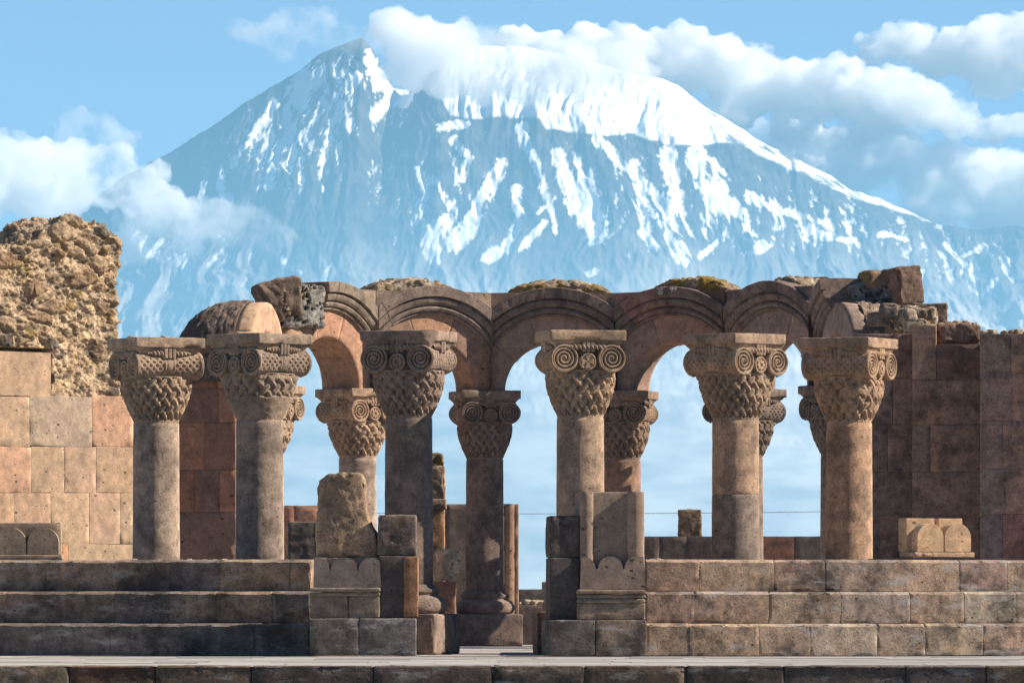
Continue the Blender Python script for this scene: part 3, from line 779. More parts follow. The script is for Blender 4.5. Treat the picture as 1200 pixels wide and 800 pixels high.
PALE = [(.36, .24, .17), (.40, .28, .20), (.33, .235, .18), (.44, .29, .20)]
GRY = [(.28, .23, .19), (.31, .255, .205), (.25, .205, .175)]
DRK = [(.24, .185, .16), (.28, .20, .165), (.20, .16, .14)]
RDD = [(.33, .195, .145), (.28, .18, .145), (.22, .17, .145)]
def arch(label, P0, P1, ring_t, hood_t, seed, hood=(0, 180), hood_joints=(), ring=(0, 180), cap=None, spandrel=(True, True), thick=.34, rough_back=0.0, group=None, mit=.235):
    """P0, P1: (x, y) of the left and right column as seen from the centre of the exedra"""
    P0, P1 = Vector((*P0, 0)), Vector((*P1, 0)); d = P1 - P0; half = d.length / 2; c = (P0 + P1) / 2
    t = thing('stone_arch', label, 'arch', (c.x, c.y, SPR), math.atan2(d.y, d.x), group)
    rs = random.Random(seed)
    mb = MB()
    jr = [R(a) for a in (38, 70, 108, 142)]
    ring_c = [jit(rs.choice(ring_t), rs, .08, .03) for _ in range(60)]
    s = half / 1.165
    ri, ro, ra0, ra1 = RI * s ** .5, RO * s ** .5, RA0 * s ** .35, RA1 * s ** .25
    arc_sweep(mb, [(ri, -thick), (ro, -thick), (ro, thick + rough_back), (ri, thick + rough_back)], R(ring[0]), R(ring[1]), 60, half, mit, lambda k: ring_c[k], seed=seed, joints=jr)
    # impost stones down on the capitals
    mb.build('voussoir_ring', M_SMOOTH, t, world=False)
    if hood:
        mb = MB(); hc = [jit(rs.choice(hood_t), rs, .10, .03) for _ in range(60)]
        a, b = ra0, ra1; y = -thick
        prof = [(a, y + .02), (a, y - .06), (a + .03, y - .07), (a + .045, y - .045), (a + .055, y - .105), (a + .09, y - .125), (a + .12, y - .105), (a + .125, y - .065), (a + .15, y - .065), (a + .155, y - .125),
                (a + .19, y - .15), (a + .235, y - .165), (a + .262, y - .15), (a + .266, y - .115), (a + .285, y - .115), (a + .29, y - .20), (b - .01, y - .205), (b, y - .19), (b, thick), (a, thick)]
        jh = [R(v) for v in (hood_joints or (40, 74, 100, 132))]
        arc_sweep(mb, prof, R(hood[0]), R(hood[1]), 90, half, mit, lambda k: hc[k], seed=seed + 4, joints=jh, amp=.008)
        mb.build('moulded_archivolt', M_TUFF, t, smooth=False, world=False)
        # stones filling the corner between neighbouring archivolts
        zt = 1.60
        for sg, on in ((-1, spandrel[0]), (1, spandrel[1])):
            if not on: continue
            mb = MB(); y0, y1 = y - .13, thick
            xa = math.sqrt(max(.01, (ra1 - .03) ** 2 - zt ** 2)); lim = lambda yy: half + yy * mit - .004
            for yy in (y0, y1):
                pass
            xs = np.linspace(xa, 1, 12)
            out_f, out_b = [], []
            for yy, lst in ((y0, out_f), (y1, out_b)):
                L = lim(yy)
                for k in np.linspace(xa, L, 12): lst.append((sg * k, yy, math.sqrt(max(0, (ra1 - .03) ** 2 - k * k))))
                lst.append((sg * L, yy, zt)); lst.append((sg * xa, yy, zt + .01))
            n = len(out_f); tt = jit(rs.choice(hood_t), rs)
            o1, o2 = tuple(range(n)), tuple(range(n))[::-1]
            mb.add(out_f, [o2 if sg < 0 else o1], tt); mb.add(out_b, [o1 if sg < 0 else o2], tt)
            mb.add(out_f + out_b, [(i, (i + 1) % n, (i + 1) % n + n, i + n) if sg < 0 else (i, i + n, (i + 1) % n + n, (i + 1) % n) for i in range(n)], tt)
            mb.build('spandrel_stone', M_TUFF, t, smooth=False, world=False)
    if cap:
        x0, x1, h, lich = cap
        mb = MB()
        def top(V):
            k = np.clip(1 - ((V[:, 0] - 0) / ((x1 - x0) / 2 * 1.04)) ** 2, 0, 1) ** .5
            V = V.copy(); V[:, 2] = np.where(V[:, 2] > 0, V[:, 2] * (.12 + .88 * k), V[:, 2]); return V
        rough_heap(mb, (x1 - x0, .62, 2 * h), TM((x0 + x1) / 2, .02, ra1 - .13), seed, cell=6, depth=.05, top=top, amp=.03)
        mb.build('rubble_fill', M_ORANGE if lich else M_RUBBLE, t, world=False)
    return t
bp = [(wx(px, Y), Y) for px, Y, a in BACK]
GA = 'arches of the far arcade'
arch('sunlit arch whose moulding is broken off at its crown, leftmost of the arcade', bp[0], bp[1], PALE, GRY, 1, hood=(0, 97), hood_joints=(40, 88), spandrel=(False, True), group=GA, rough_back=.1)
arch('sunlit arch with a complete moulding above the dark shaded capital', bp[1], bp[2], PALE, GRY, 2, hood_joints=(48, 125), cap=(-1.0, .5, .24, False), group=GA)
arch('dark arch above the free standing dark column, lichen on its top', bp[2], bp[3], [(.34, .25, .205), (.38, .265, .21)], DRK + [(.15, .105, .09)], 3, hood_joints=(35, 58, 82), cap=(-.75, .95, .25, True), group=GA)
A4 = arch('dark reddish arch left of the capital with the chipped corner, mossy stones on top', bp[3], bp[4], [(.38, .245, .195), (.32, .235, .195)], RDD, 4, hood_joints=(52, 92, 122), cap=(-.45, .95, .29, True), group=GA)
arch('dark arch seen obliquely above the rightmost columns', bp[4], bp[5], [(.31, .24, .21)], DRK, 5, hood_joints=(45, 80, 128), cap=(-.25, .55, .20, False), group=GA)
# end arches that met the great piers
eL = (wx(267, 115.8), 115.8); eR = (wx(1026, 115.8), 115.8)
arch('sunlit arch stub with a rough dark back, left end of the arcade', eL, bp[0], [(.46, .34, .25), (.42, .31, .23)], GRY, 6, hood=None, thick=.34, rough_back=-.42, mit=.235, group=GA)
arch('dark arch stub under loose rubble, right end of the arcade', bp[5], eR, [(.28, .22, .20)], DRK, 7, hood=(98, 180), hood_joints=(150,), spandrel=(False, False), thick=.34, rough_back=-.42, mit=.235, group=GA)

# faded white survey numbers painted on two stones of the fourth arch
def painted_number(txt, px, py, rot, size):
    yl = -.34 - .205 - .022
    c = math.cos(-A4.rotation_euler[2]); s_ = math.sin(-A4.rotation_euler[2])
    rd = Vector(((px - 600) / F, 1.0, (HZ - py) / F)); o_ = Vector((0, 0, EYE)) - A4.location
    lx = lambda v: Vector((v.x * c - v.y * s_, v.x * s_ + v.y * c, v.z))
    ro, rdl = lx(o_), lx(rd); t_ = (yl - ro.y) / rdl.y; p = ro + rdl * t_
    cu = bpy.data.curves.new('painted_number', 'FONT'); cu.body = txt; cu.size = size; cu.align_x = 'CENTER'; cu.align_y = 'CENTER'; cu.extrude = .002
    ob = bpy.data.objects.new('painted_number', cu); COL.objects.link(ob); ob.parent = A4
    ob.location = p; cu.resolution_u = 3; ob.rotation_euler = (R(90), R(rot), 0)
    m, nt_, b = new_mat('white_paint'); b.inputs['Base Color'].default_value = (.46, .45, .46, 1); b.inputs['Roughness'].default_value = .9
    cu.materials.append(m)
    me = bpy.data.meshes.new_from_object(ob); o2 = bpy.data.objects.new('painted_number', me); COL.objects.link(o2); o2.parent = A4; o2.location = p; o2.rotation_euler = ob.rotation_euler
    bpy.data.objects.remove(ob); o2.name = 'painted_number'
painted_number('98', 773.3, 341, 84, .125)
painted_number('99', 789, 339.3, -8, .125)
# ------------------------------------------------------------------ terrace, podium and steps
CX, CYc = .25, 108.3
def terrace():
    mb = MB(); rs = random.Random(3)
    pv = MB(); y = 73.0; j = 0
    pv.add([(-17, 72.99, -.012), (17, 72.99, -.012), (17, 134, -.012), (-17, 134, -.012)], [(0, 1, 2, 3)], (.20, .18, .16))
    while y < 133:
        x = -17.0 - rs.uniform(0, 1); wd = rs.uniform(.9, 1.5)
        while x < 17:
            L = rs.uniform(.9, 1.9); g = .006; z = -.004 + rs.uniform(-.003, .003)
            pv.add([(x + g, y + g, z), (x + L - g, y + g, z), (x + L - g, y + wd - g, z), (x + g, y + wd - g, z)], [(0, 1, 2, 3)], jit((.38, .36, .335), rs, .12, .03)); x += L
        y += wd
    o = pv.build('pavement', M_PAVE, smooth=False); tag(o, kind='structure')
    x = -17.0; st = MB(); k = 0
    cols = [RED, BROWN, (.16, .13, .11), DARK, (.13, .12, .12)]
    while x < 17:
        L = rs.uniform(.75, 1.25); c = jit(rs.choice([(.17, .13, .105), DARK, (.14, .12, .115)]) if x > -4.4 else rs.choice([BROWN, (.22, .13, .09), (.18, .15, .12)]), rs)
        rbox(st, (L - .006, .6, .62), TM(x + L / 2, 73.0 + .3 - rs.uniform(0, .015), -.31 + .002), r=.022, res=.07, amp=.006, chip=.02, tint=c, seed=k * 1.3); x += L; k += 1
    o = st.build('terrace_edge', M_STEP); tag(o, kind='structure')
terrace()

def zt(py, Y): return wz(py, Y)
Z1, Z2, Z3 = .405, .805, 1.207
def worn(D, H):
    def fn(V, Nn):
        V = V.copy(); b = np.maximum(0, (-D / 2 + .07) - V[:, 1])
        V[:, 2] = np.minimum(V[:, 2], H / 2 - b * (.50 + .6 * fbm(V[:, 0] * 3, 0 * b, 0 * b + H, o=3))); return V
    return fn
def steps(label, px0, px1, warm, seed, bounds=None):
    t = thing('stone_steps', label, 'steps', (wx((px0 + px1) / 2, 91), 91, 0), 0)
    rs = random.Random(seed)
    for i, (Rr, z0, z1) in enumerate(((17.3, 0, Z1), (16.85, Z1, Z2), (16.4, Z2, Z3))):
        mb = MB(); th = lambda X: math.asin((X - CX) / Rr)
        Y0 = CYc - Rr
        a, a1 = th(wx(px0, Y0 + .3)), th(wx(px1, Y0 + .3))
        k = 0
        while a < a1 - .004:
            L = rs.uniform(.62, .98)
            if k == 0: L *= rs.uniform(.5, 1)
            da = min(L / Rr, a1 - a)
            if a1 - a - da < .012: da = a1 - a
            m_ = a + da / 2; Ls = da * (Rr) - .0015; D = .66
            rc = Rr * math.cos(da / 2) - D / 2 + rs.uniform(-.006, .006)
            c = jit(rs.choice(warm), rs, .09, .03)
            rbox(mb, (Ls, D, z1 - z0 - .005), TM(CX + rc * math.sin(m_), CYc - rc * math.cos(m_), (z0 + z1) / 2 + rs.uniform(-.003, .003), m_), r=.006, res=.04, amp=.004, chip=.02, tint=c, seed=seed + i * 9.7 + k * 1.7, fn=worn(D, z1 - z0 - .005))
            a += da; k += 1
        mb.build('step', M_STEP, t)
    return t
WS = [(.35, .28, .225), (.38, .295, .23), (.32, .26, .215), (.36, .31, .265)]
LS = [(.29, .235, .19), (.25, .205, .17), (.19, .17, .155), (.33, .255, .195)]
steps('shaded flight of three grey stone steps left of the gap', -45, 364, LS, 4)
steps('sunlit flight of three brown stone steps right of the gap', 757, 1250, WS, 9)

def podium(px0, px1, label, seed):
    """floor of the ring behind the steps"""
    x0, x1 = wx(px0, 95), wx(px1, 95)
    mb = MB(); rs = random.Random(seed)
    nx, ny = 60, 30
    X, T = np.meshgrid(np.linspace(x0, x1, nx), np.linspace(0, 1, ny))
    Yf = CYc - np.sqrt(15.95 ** 2 - (X - CX) ** 2)
    Y = Yf + (100.6 - Yf) * T
    Z = Z3 - .03 + .010 * fbm(X * 2, Y * 2, 0, o=4)
    idx = np.arange(nx * ny).reshape(ny, nx)
    q = np.stack([idx[:-1, :-1], idx[:-1, 1:], idx[1:, 1:], idx[1:, :-1]], -1).reshape(-1, 4)
    mb.add(np.stack([X, Y, Z], -1).reshape(-1, 3), q, (.17, .14, .115))
    ring = list(idx[0]) + list(idx[1:, -1]) + list(idx[-1, ::-1][1:]) + list(idx[::-1, 0][1:-1])
    V = np.stack([X, Y, Z], -1).reshape(-1, 3)[ring]; B = V * (1, 1, 0); n = len(ring)
    mb.add(np.concatenate([V, B]), [(i, i + n, (i + 1) % n + n, (i + 1) % n) for i in range(n)], (.15, .12, .105))
    o = mb.build('podium_floor', M_TUFF, smooth=False); tag(o, kind='structure'); return o
podium(-60, 424, '', 1); podium(738, 1260, '', 2)

# ------------------------------------------------------------------ piers that flank the gap
def pxbox(mb, px0, px1, py0, py1, Y, D, tint, **kw):
    """block whose front face stands at Y and fills these rows and columns of the photograph"""
    x0, x1, z1, z0 = wx(px0, Y), wx(px1, Y), wz(py0, Y), wz(py1, Y)
    rz = kw.pop('rz', 0)
    rbox(mb, (x1 - x0 - .004, D, z1 - z0 - .004), TM((x0 + x1) / 2, Y + D / 2, (z0 + z1) / 2, rz), tint=tint, **kw)
def lobed(mb, px0, px1, py0, py1, pyl, lobes, Y, D, tint, halves=True):
    """panel with a lobed upper edge; lobes: list of (px0, px1) round heads; edge level pyl between them"""
    k = lambda px: wx(px, Y); h = lambda py: wz(py, Y)
    top = []
    for (a, b) in lobes:
        r = (k(b) - k(a)) / 2; c = (k(a) + k(b)) / 2
        for th in np.linspace(math.pi, 0, 15): top.append((c + r * math.cos(th), h(pyl) + min(r * math.sin(th), h(py0) - h(pyl))))
    out = [(k(px0), h(py1)), (k(px1), h(py1))] + [p for p in top[::-1] if k(px0) - 1e-6 <= p[0] <= k(px1) + 1e-6]
    prism(mb, out, Y, Y + D, tint)

def left_pier():
    Y = 90.35
    t = thing('stone_pier', 'low pier of stacked blocks at the left side of the gap', 'pier', (wx(425, Y), Y, 0))
    mb = MB()
    pxbox(mb, 363, 421, 724, 768, Y, 1.0, (.15, .135, .13), r=.02, amp=.006, seed=1)
    pxbox(mb, 421, 488, 724, 768, Y, 1.0, (.155, .15, .15), r=.02, amp=.006, seed=2)
    mb.build('footing', M_STEP, t)
    mb = MB(); Yb = Y + .06
    pxbox(mb, 363, 408, 698, 724.4, Yb, .9, (.22, .19, .16), r=.02, amp=.005, seed=3)
    pxbox(mb, 408, 445, 698, 724.4, Yb, .9, (.20, .175, .15), r=.02, amp=.005, seed=4)
    pxbox(mb, 362.5, 445.5, 693.5, 698.3, Yb - .02, .94, (.22, .19, .16), r=.02, amp=.003, seed=5)
    pxbox(mb, 362, 446, 688, 693.2, Yb - .045, .98, (.24, .205, .17), r=.02, amp=.003, seed=6)
    mb.build('moulded_base', M_TUFF, t)
    mb = MB(); Yp = Y + .12
    pxbox(mb, 367.5, 446, 652.5, 688, Yp + .09, .8, (.20, .175, .155), r=.02, amp=.003, seed=7)
    lobed(mb, 367, 446.5, 652.8, 688, 668, [(357, 386.5), (387.5, 419), (420, 450)], Yp, .10, (.225, .20, .18))
    mb.build('lobed_panel', M_SMOOTH, t, smooth=False)
    mb = MB()
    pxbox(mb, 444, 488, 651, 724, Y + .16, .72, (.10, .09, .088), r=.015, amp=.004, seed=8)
    mb.build('upright_slab', M_TUFF, t)
    mb = MB()
    pxbox(mb, 473, 490, 652, 723, Y + .13, .70, (.30, .175, .105), r=.015, amp=.004, seed=9)
    mb.build('orange_slab', M_TUFF, t)
    mb = MB()
    pxbox(mb, 443, 488, 603, 651, Y + .2, .62, (.17, .14, .125), r=.03, amp=.014, chip=.06, seed=10, res=.04)
    mb.build('rough_block', M_ROUGH, t)
    # broken shaft on top
    s = MB()
    H = wz(555, Yp) - wz(653, Yp); W = wx(443, Yp) - wx(370, Yp)
    prf = np.array([(0, -.5, .5), (.12, -.49, .51), (.3, -.50, .47), (.45, -.49, .36), (.56, -.485, .32), (.72, -.47, .30), (.84, -.48, .30), (.93, -.44, .28), (1.0, -.30, .22)])
    def fn(V, Nn):
        tt = V[:, 2] / H + .5; a = np.interp(tt, prf[:, 0], prf[:, 1]) * W; b = np.interp(tt, prf[:, 0], prf[:, 2]) * W
        u = V[:, 0] / W + .5
        V = V.copy(); V[:, 0] = a + (b - a) * u
        V[:, 1] *= .75 + .25 * np.sqrt(np.clip(1 - (2 * u - 1) ** 2, 0, 1)) * 1.0
        d = .026 * 2 * fbm(V[:, 0] * 3.1 + 5, V[:, 1] * 3.1, V[:, 2] * 3.1 + 11, o=6, g=.62) + .022 * (ridged(V[:, 0] * 2.6 + V[:, 1], V[:, 2] * 2.2 + V[:, 1] * 2, .4, o=4) - .5)
        return V + Nn * d[:, None]
    rbox(s, (W, .62, H), TM(wx(406.5, Yp), Yp + .42, (wz(555, Yp) + wz(653, Yp)) / 2), r=.05, res=.028, amp=.012, chip=.07, tint=(.34, .26, .185), seed=12, fn=fn)
    o = s.build('broken_stone', M_ROUGH)
    tag(o, 'tall rough broken stone with pale lichen on its left edge, standing on the left pier', 'stone', kind='thing')
left_pier()
def right_pier():
    Y = 90.35
    t = thing('stone_pier', 'taller pier with half columns and a lobed panel at the right side of the gap', 'pier', (wx(700, Y), Y, 0))
    mb = MB()
    pxbox(mb, 641, 698, 726, 768, Y, 1.0, (.155, .15, .145), r=.02, amp=.006, seed=21)
    pxbox(mb, 698, 758, 726, 768, Y, 1.0, (.24, .20, .165), r=.02, amp=.006, seed=22)
    mb.build('footing', M_STEP, t)
    mb = MB(); Yb = Y + .06
    pxbox(mb, 677, 757, 706, 726.4, Yb, .9, (.27, .22, .175), r=.02, amp=.005, seed=23)
    pxbox(mb, 676.5, 757.5, 701, 706.3, Yb - .02, .94, (.26, .215, .17), r=.02, amp=.003, seed=24)
    pxbox(mb, 676.5, 757.5, 696, 700.6, Yb - .012, .94, (.25, .21, .17), r=.016, amp=.003, seed=25)
    pxbox(mb, 676, 758, 690.5, 695.6, Yb - .045, .98, (.27, .22, .175), r=.02, amp=.003, seed=26)
    mb.build('moulded_base', M_TUFF, t)
    mb = MB(); Yp = Y + .13
    lobed(mb, 680.5, 757, 651.5, 690, 666, [(672, 699), (702, 731), (733, 764)], Yp, .12, (.25, .21, .18))
    mb.build('lobed_panel', M_SMOOTH, t, smooth=False)
    mb = MB()
    pxbox(mb, 680.5, 757, 576, 690, Yp + .10, .72, (.24, .20, .17), r=.02, amp=.004, seed=27)
    mb.build('panel_back', M_SMOOTH, t)
    for a, b in ((681, 697), (737, 757)):
        mb = MB(); r = (wx(b, Yp) - wx(a, Yp)) / 2
        lathe(mb, [(r - .01, wz(666, Yp)), (r, wz(664, Yp)), (r, wz(577, Yp)), (r - .015, wz(575.5, Yp))], 40, (.27, .22, .185), amp=.004, seed=3, seg=.06, M=Matrix.Translation((wx((a + b) / 2, Yp), Yp + .11, 0)))
        mb.build('half_column', M_SMOOTH, t)
    mb = MB()
    pxbox(mb, 645, 680, 604, 653, Y + .2, .62, (.105, .092, .088), r=.025, amp=.012, chip=.05, seed=28, res=.04)
    mb.build('rough_block', M_ROUGH, t)
    mb = MB()
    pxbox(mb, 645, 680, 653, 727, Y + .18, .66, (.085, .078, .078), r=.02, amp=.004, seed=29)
    mb.build('upright_slab', M_TUFF, t)
    t.rotation_euler = (0, 0, R(4))
right_pier()

def lobed_block(label, px0, px1, py0, py1, Y, tint, lobes, seed, D=.42, rz=0):
    t = thing('carved_block', label, 'carved block', (wx((px0 + px1) / 2, Y), Y, wz(py1, Y)))
    k = (px1 - px0); f = lambda a: px0 + a * k; H = py1 - py0
    mb = MB(); pxbox(mb, f(.0), f(1), py1 - .14 * H, py1, Y, D, tint, r=.012, amp=.003, seed=seed); mb.build('plinth', M_SMOOTH, t)
    mb = MB(); [pxbox(mb, f(qa), f(qb), py0, py1 - .13 * H, Y + .2, D - .2, tint, r=.012, amp=.003, seed=seed + 1) for qa, qb in ([(-.03, .44), (.50, .90)] if seed == 35 else [(.02, .98)])]; mb.build('back_slab', M_SMOOTH, t)
    for a, b in lobes:
        mb = MB(); ya = py1 - .15 * H; r = (b - a) * k / 2; yl = py0 + .13 * H + r
        lobed(mb, f(a), f(b), py0 + .1 * H, ya, yl, [(f(a), f(b))], Y + .03, .18, tint); mb.build('lobe', M_SMOOTH, t, smooth=False)
    for (a, b) in ((lobes[0][0], lobes[0][0] + .1), ((lobes[0][1] + lobes[1][0]) / 2 - .09, (lobes[0][1] + lobes[1][0]) / 2 + .09), (lobes[1][1] - .1, lobes[1][1])):
        pass
    t.rotation_euler = (0, 0, rz)
    return t
lobed_block('shaded carved block with two round lobes on the podium, by the left wall', -12, 73, 612, 655.6, 93.6, (.30, .25, .20), [(.06, .5), (.52, .95)], 31)
lobed_block('sunlit pale carved block with two round lobes on the right podium', 1067, 1147, 607, 653, 93.2, (.50, .38, .26), [(.07, .50), (.52, .95)], 35, rz=R(24))
# ------------------------------------------------------------------ walls of the great piers
def wall(name, label, A, B, courses, m, seed, D=.6, back=None, cat='wall', group=None, top_rough=0, joint=.0035, amp=.004, chip=.02):
    """courses: list of (py_top, py_bottom, [px joints...], [tints...]); A, B: (px, Y) ends of the face line"""
    (pa, Ya), (pb, Yb) = A, B
    a = Vector((wx(pa, Ya), Ya, 0)); b = Vector((wx(pb, Yb), Yb, 0)); d = (b - a); L = d.length; d.normalize(); nrm = Vector((d.y, -d.x, 0))
    t = thing(name, label, cat, ((a + b) / 2)[:], math.atan2(d.y, d.x), group)
    rs = random.Random(seed); mb = MB()
    def u_of(px):
        s_ = (px - 600) / F        # X = s*Y on the ray
        # a + d*u : a.x + d.x u = s (a.y + d.y u)
        return (s_ * a.y - a.x) / (d.x - s_ * d.y)
    for (p0, p1, js, ts) in courses:
        for i in range(len(js) - 1):
            u0, u1 = u_of(js[i]), u_of(js[i + 1]); um = (u0 + u1) / 2; Pm = a + d * um
            z1, z0 = wz(p0, Pm.y), wz(p1, Pm.y)
            if p1 > 700: z0 = 0.0
            tt = ts[i % len(ts)]
            c = Pm - nrm * (D / 2 + rs.uniform(0, .008)); 
            rbox(mb, (u1 - u0 - joint, D, z1 - z0 - joint), Matrix.Translation((c.x, c.y, (z0 + z1) / 2)) @ Matrix.Rotation(math.atan2(d.y, d.x), 4, 'Z'),
                 r=.006, res=.10, amp=amp, chip=chip * .6, tint=jit(tt, rs, .06, .03), seed=seed + i * 1.7 + p0 * .31)
    mb.build('ashlar_face', m, t)
    return t, a, d, nrm, u_of
PK, SA, BE, GB_ = (.42, .32, .235), (.44, .315, .22), (.42, .33, .25), (.375, .305, .245)
base_y = 735
tl, a, d, nr, uof = wall('ruined_wall', 'sunlit ashlar wall with a tall rubble core on top, at the far left', (-60, 107.2), (157, 110.0), [
    (412, 464, [-60, -10, 60], [BE, PK, (.40, .32, .24)]),
    (464, 523, [-60, -30, 35, 108, 157], [PK, PK, GB_, SA]),
    (523, 577, [-60, -15, 37, 76, 113, 157], [PK, SA, PK, BE, (.40, .30, .22)]),
    (577, 637, [-60, -40, 17, 60, 105, 141, 157], [BE, PK, PK, BE, BE]),
    (637, 680, [-60, 20, 60, 80, 157], [PK, BE, (.47, .29, .18), BE]),
    (680, base_y, [-60, 10, 90, 157], [PK, BE, PK])], M_SMOOTH, 41)
def rubble_tower():
    L = uof(146) - uof(-62); um = (uof(146) + uof(-62)) / 2
    Pm = a + d * um; D = 1.15
    zb, ztop = wz(470, Pm.y), wz(240, Pm.y); H = ztop - zb
    prof = np.array([(-62, 300), (-20, 294), (8, 291), (24, 290), (38, 287), (50, 274), (57, 264), (66, 258), (80, 251), (96, 249), (112, 252), (122, 256), (127, 264), (138, 267), (146, 280)], float)
    us = np.array([uof(p) for p in prof[:, 0]]) - um
    rt = np.array([wz(p, Pm.y) for p in prof[:, 1]]) - zb
    ub = uof(61) - um
    tints = np.array([(.36, .28, .19), (.17, .14, .115), (.38, .30, .215), (.085, .075, .068), (.46, .36, .25), (.27, .19, .125)])
    st = {}
    def fn(V, Nn):
        k = V[:, 2] / H + .5
        tp = np.interp(V[:, 0], us, rt) / H
        V = V.copy(); V[:, 2] = (k * tp - .5) * H
        W3 = np.stack([fbm(V[:, 0] * 1.7, V[:, 1] * 1.7, V[:, 2] * 1.7 + j * 7.7, o=5, g=.62) for j in range(3)], -1)
        Q = V * (1, 1, 2.0) + .26 * W3 + 3.1
        # courses of field stones of very unequal size, set in much mortar
        f1, f2, c1 = worley(Q, 2.3, 5); g1, g2, c2 = worley(Q, 5.2, 9); h1, h2, c3 = worley(Q, 12.0, 4)
        big = sstep(.02, .22, f2 - f1) * (c1 > .55); mid = sstep(.02, .25, g2 - g1) * (c2 > .35); sml = sstep(.0, .3, h2 - h1)
        rough = fbm(V[:, 0] * 5, V[:, 1] * 5, V[:, 2] * 7, o=6, g=.68)
        dd = .060 * big * (.5 + c1) + .045 * mid * (.3 + c2) * (1 - .7 * big) + .020 * (sml - .5) * (1 - .6 * big) + .075 * rough + .13 * W3[:, 0] - .06
        dd = dd * np.where(V[:, 2] < -.28 * H, .7, 1.0) * np.where(Nn[:, 0] > .5, .6, 1.0)
        tb = tints[(c1 * 91).astype(int) % 6] * .9; tm = tints[(c2 * 77).astype(int) % 6]
        mo = np.array((.47, .38, .28)) * (.7 + .6 * c3)[:, None]
        kb = (big * .9)[:, None]; km = (mid * .75)[:, None]
        t = mo * (1 - km) + tm * km; t = t * (1 - kb) + tb * kb
        st['t'] = t
        kz = np.clip(V[:, 2] / H + .5, 0, 1)
        V = V + Nn * dd[:, None]
        V[:, 0] += np.where(V[:, 0] > 0, .035 * np.sin(kz * 9), 0)
        V[:, 1] += np.where((Nn[:, 1] < -.3) & (V[:, 0] < ub + .05) & (kz < .27), .34, 0)
        return V
    mb = MB()
    c = Pm - nr * (D / 2 + .05)
    rbox(mb, (L, D, H), None, r=.09, res=.0165, amp=.008, chip=.03, seed=5, fn=fn); mb.T[-1] = st['t']
    Mm = np.array(Matrix.Translation((c.x, c.y, zb + H / 2)) @ Matrix.Rotation(math.atan2(d.y, d.x), 4, 'Z')); mb.V[-1] = mb.V[-1] @ Mm[:3, :3].T + Mm[:3, 3]
    mb.build('rubble_core', M_RUBBLE, tl)
rubble_tower()

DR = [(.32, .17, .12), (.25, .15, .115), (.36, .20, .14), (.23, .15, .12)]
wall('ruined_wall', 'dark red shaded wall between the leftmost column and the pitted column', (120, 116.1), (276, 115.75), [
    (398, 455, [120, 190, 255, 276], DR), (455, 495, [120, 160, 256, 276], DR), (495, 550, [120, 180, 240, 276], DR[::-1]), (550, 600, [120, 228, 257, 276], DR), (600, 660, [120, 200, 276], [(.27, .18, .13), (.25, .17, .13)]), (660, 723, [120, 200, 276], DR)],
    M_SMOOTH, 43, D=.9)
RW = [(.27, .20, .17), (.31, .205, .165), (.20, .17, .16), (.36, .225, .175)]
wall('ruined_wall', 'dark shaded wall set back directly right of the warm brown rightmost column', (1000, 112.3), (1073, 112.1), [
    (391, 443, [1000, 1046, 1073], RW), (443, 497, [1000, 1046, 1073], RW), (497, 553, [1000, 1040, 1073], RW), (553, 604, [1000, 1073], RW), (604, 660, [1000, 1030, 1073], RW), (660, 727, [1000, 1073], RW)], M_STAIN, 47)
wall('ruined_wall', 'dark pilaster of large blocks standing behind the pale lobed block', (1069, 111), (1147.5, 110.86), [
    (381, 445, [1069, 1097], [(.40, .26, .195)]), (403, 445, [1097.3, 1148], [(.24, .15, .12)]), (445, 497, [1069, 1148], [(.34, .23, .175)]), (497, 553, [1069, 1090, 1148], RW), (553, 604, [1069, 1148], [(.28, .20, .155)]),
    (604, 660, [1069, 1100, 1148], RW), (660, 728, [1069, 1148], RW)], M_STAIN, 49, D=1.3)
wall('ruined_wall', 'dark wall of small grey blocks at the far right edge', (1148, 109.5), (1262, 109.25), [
    (391, 436, [1148, 1184, 1225, 1262], RW), (436, 493, [1148, 1186, 1262], RW), (493, 549, [1148, 1175, 1215, 1262], RW), (549, 602, [1148, 1178, 1220, 1262], RW), (602, 660, [1148, 1175, 1230, 1262], [(.19, .15, .14), (.27, .16, .13), RW[0]]), (660, 729, [1148, 1200, 1262], RW)], M_STAIN, 51, D=1.45)

# ------------------------------------------------------------------ loose stones
def stone(label, px0, px1, py0, py1, Y, D, tint, seed, m=None, name='loose_stone', cat='stone', group=None, rz=0.0, amp=.02, chip=.06, r=.05, ry=0.0, res=.03, fn=None):
    mb = MB(); x0, x1, z1, z0 = wx(px0, Y), wx(px1, Y), wz(py0, Y), wz(py1, Y)
    rbox(mb, (x1 - x0, D, z1 - z0), TM((x0 + x1) / 2, Y, (z0 + z1) / 2, rz, ry=ry), r=min(r, (z1 - z0) * .3), res=res, amp=amp, chip=chip, tint=tint, seed=seed, fn=fn)
    return tag(mb.build(name, m or M_ROUGH), label, cat, group, 'thing')
stone('broken reddish stone on top of the dark pilaster, sunlit along its top', 1097, 1148, 380, 403.5, 111.36, .62, (.26, .18, .14), 61, amp=.03, chip=.10)
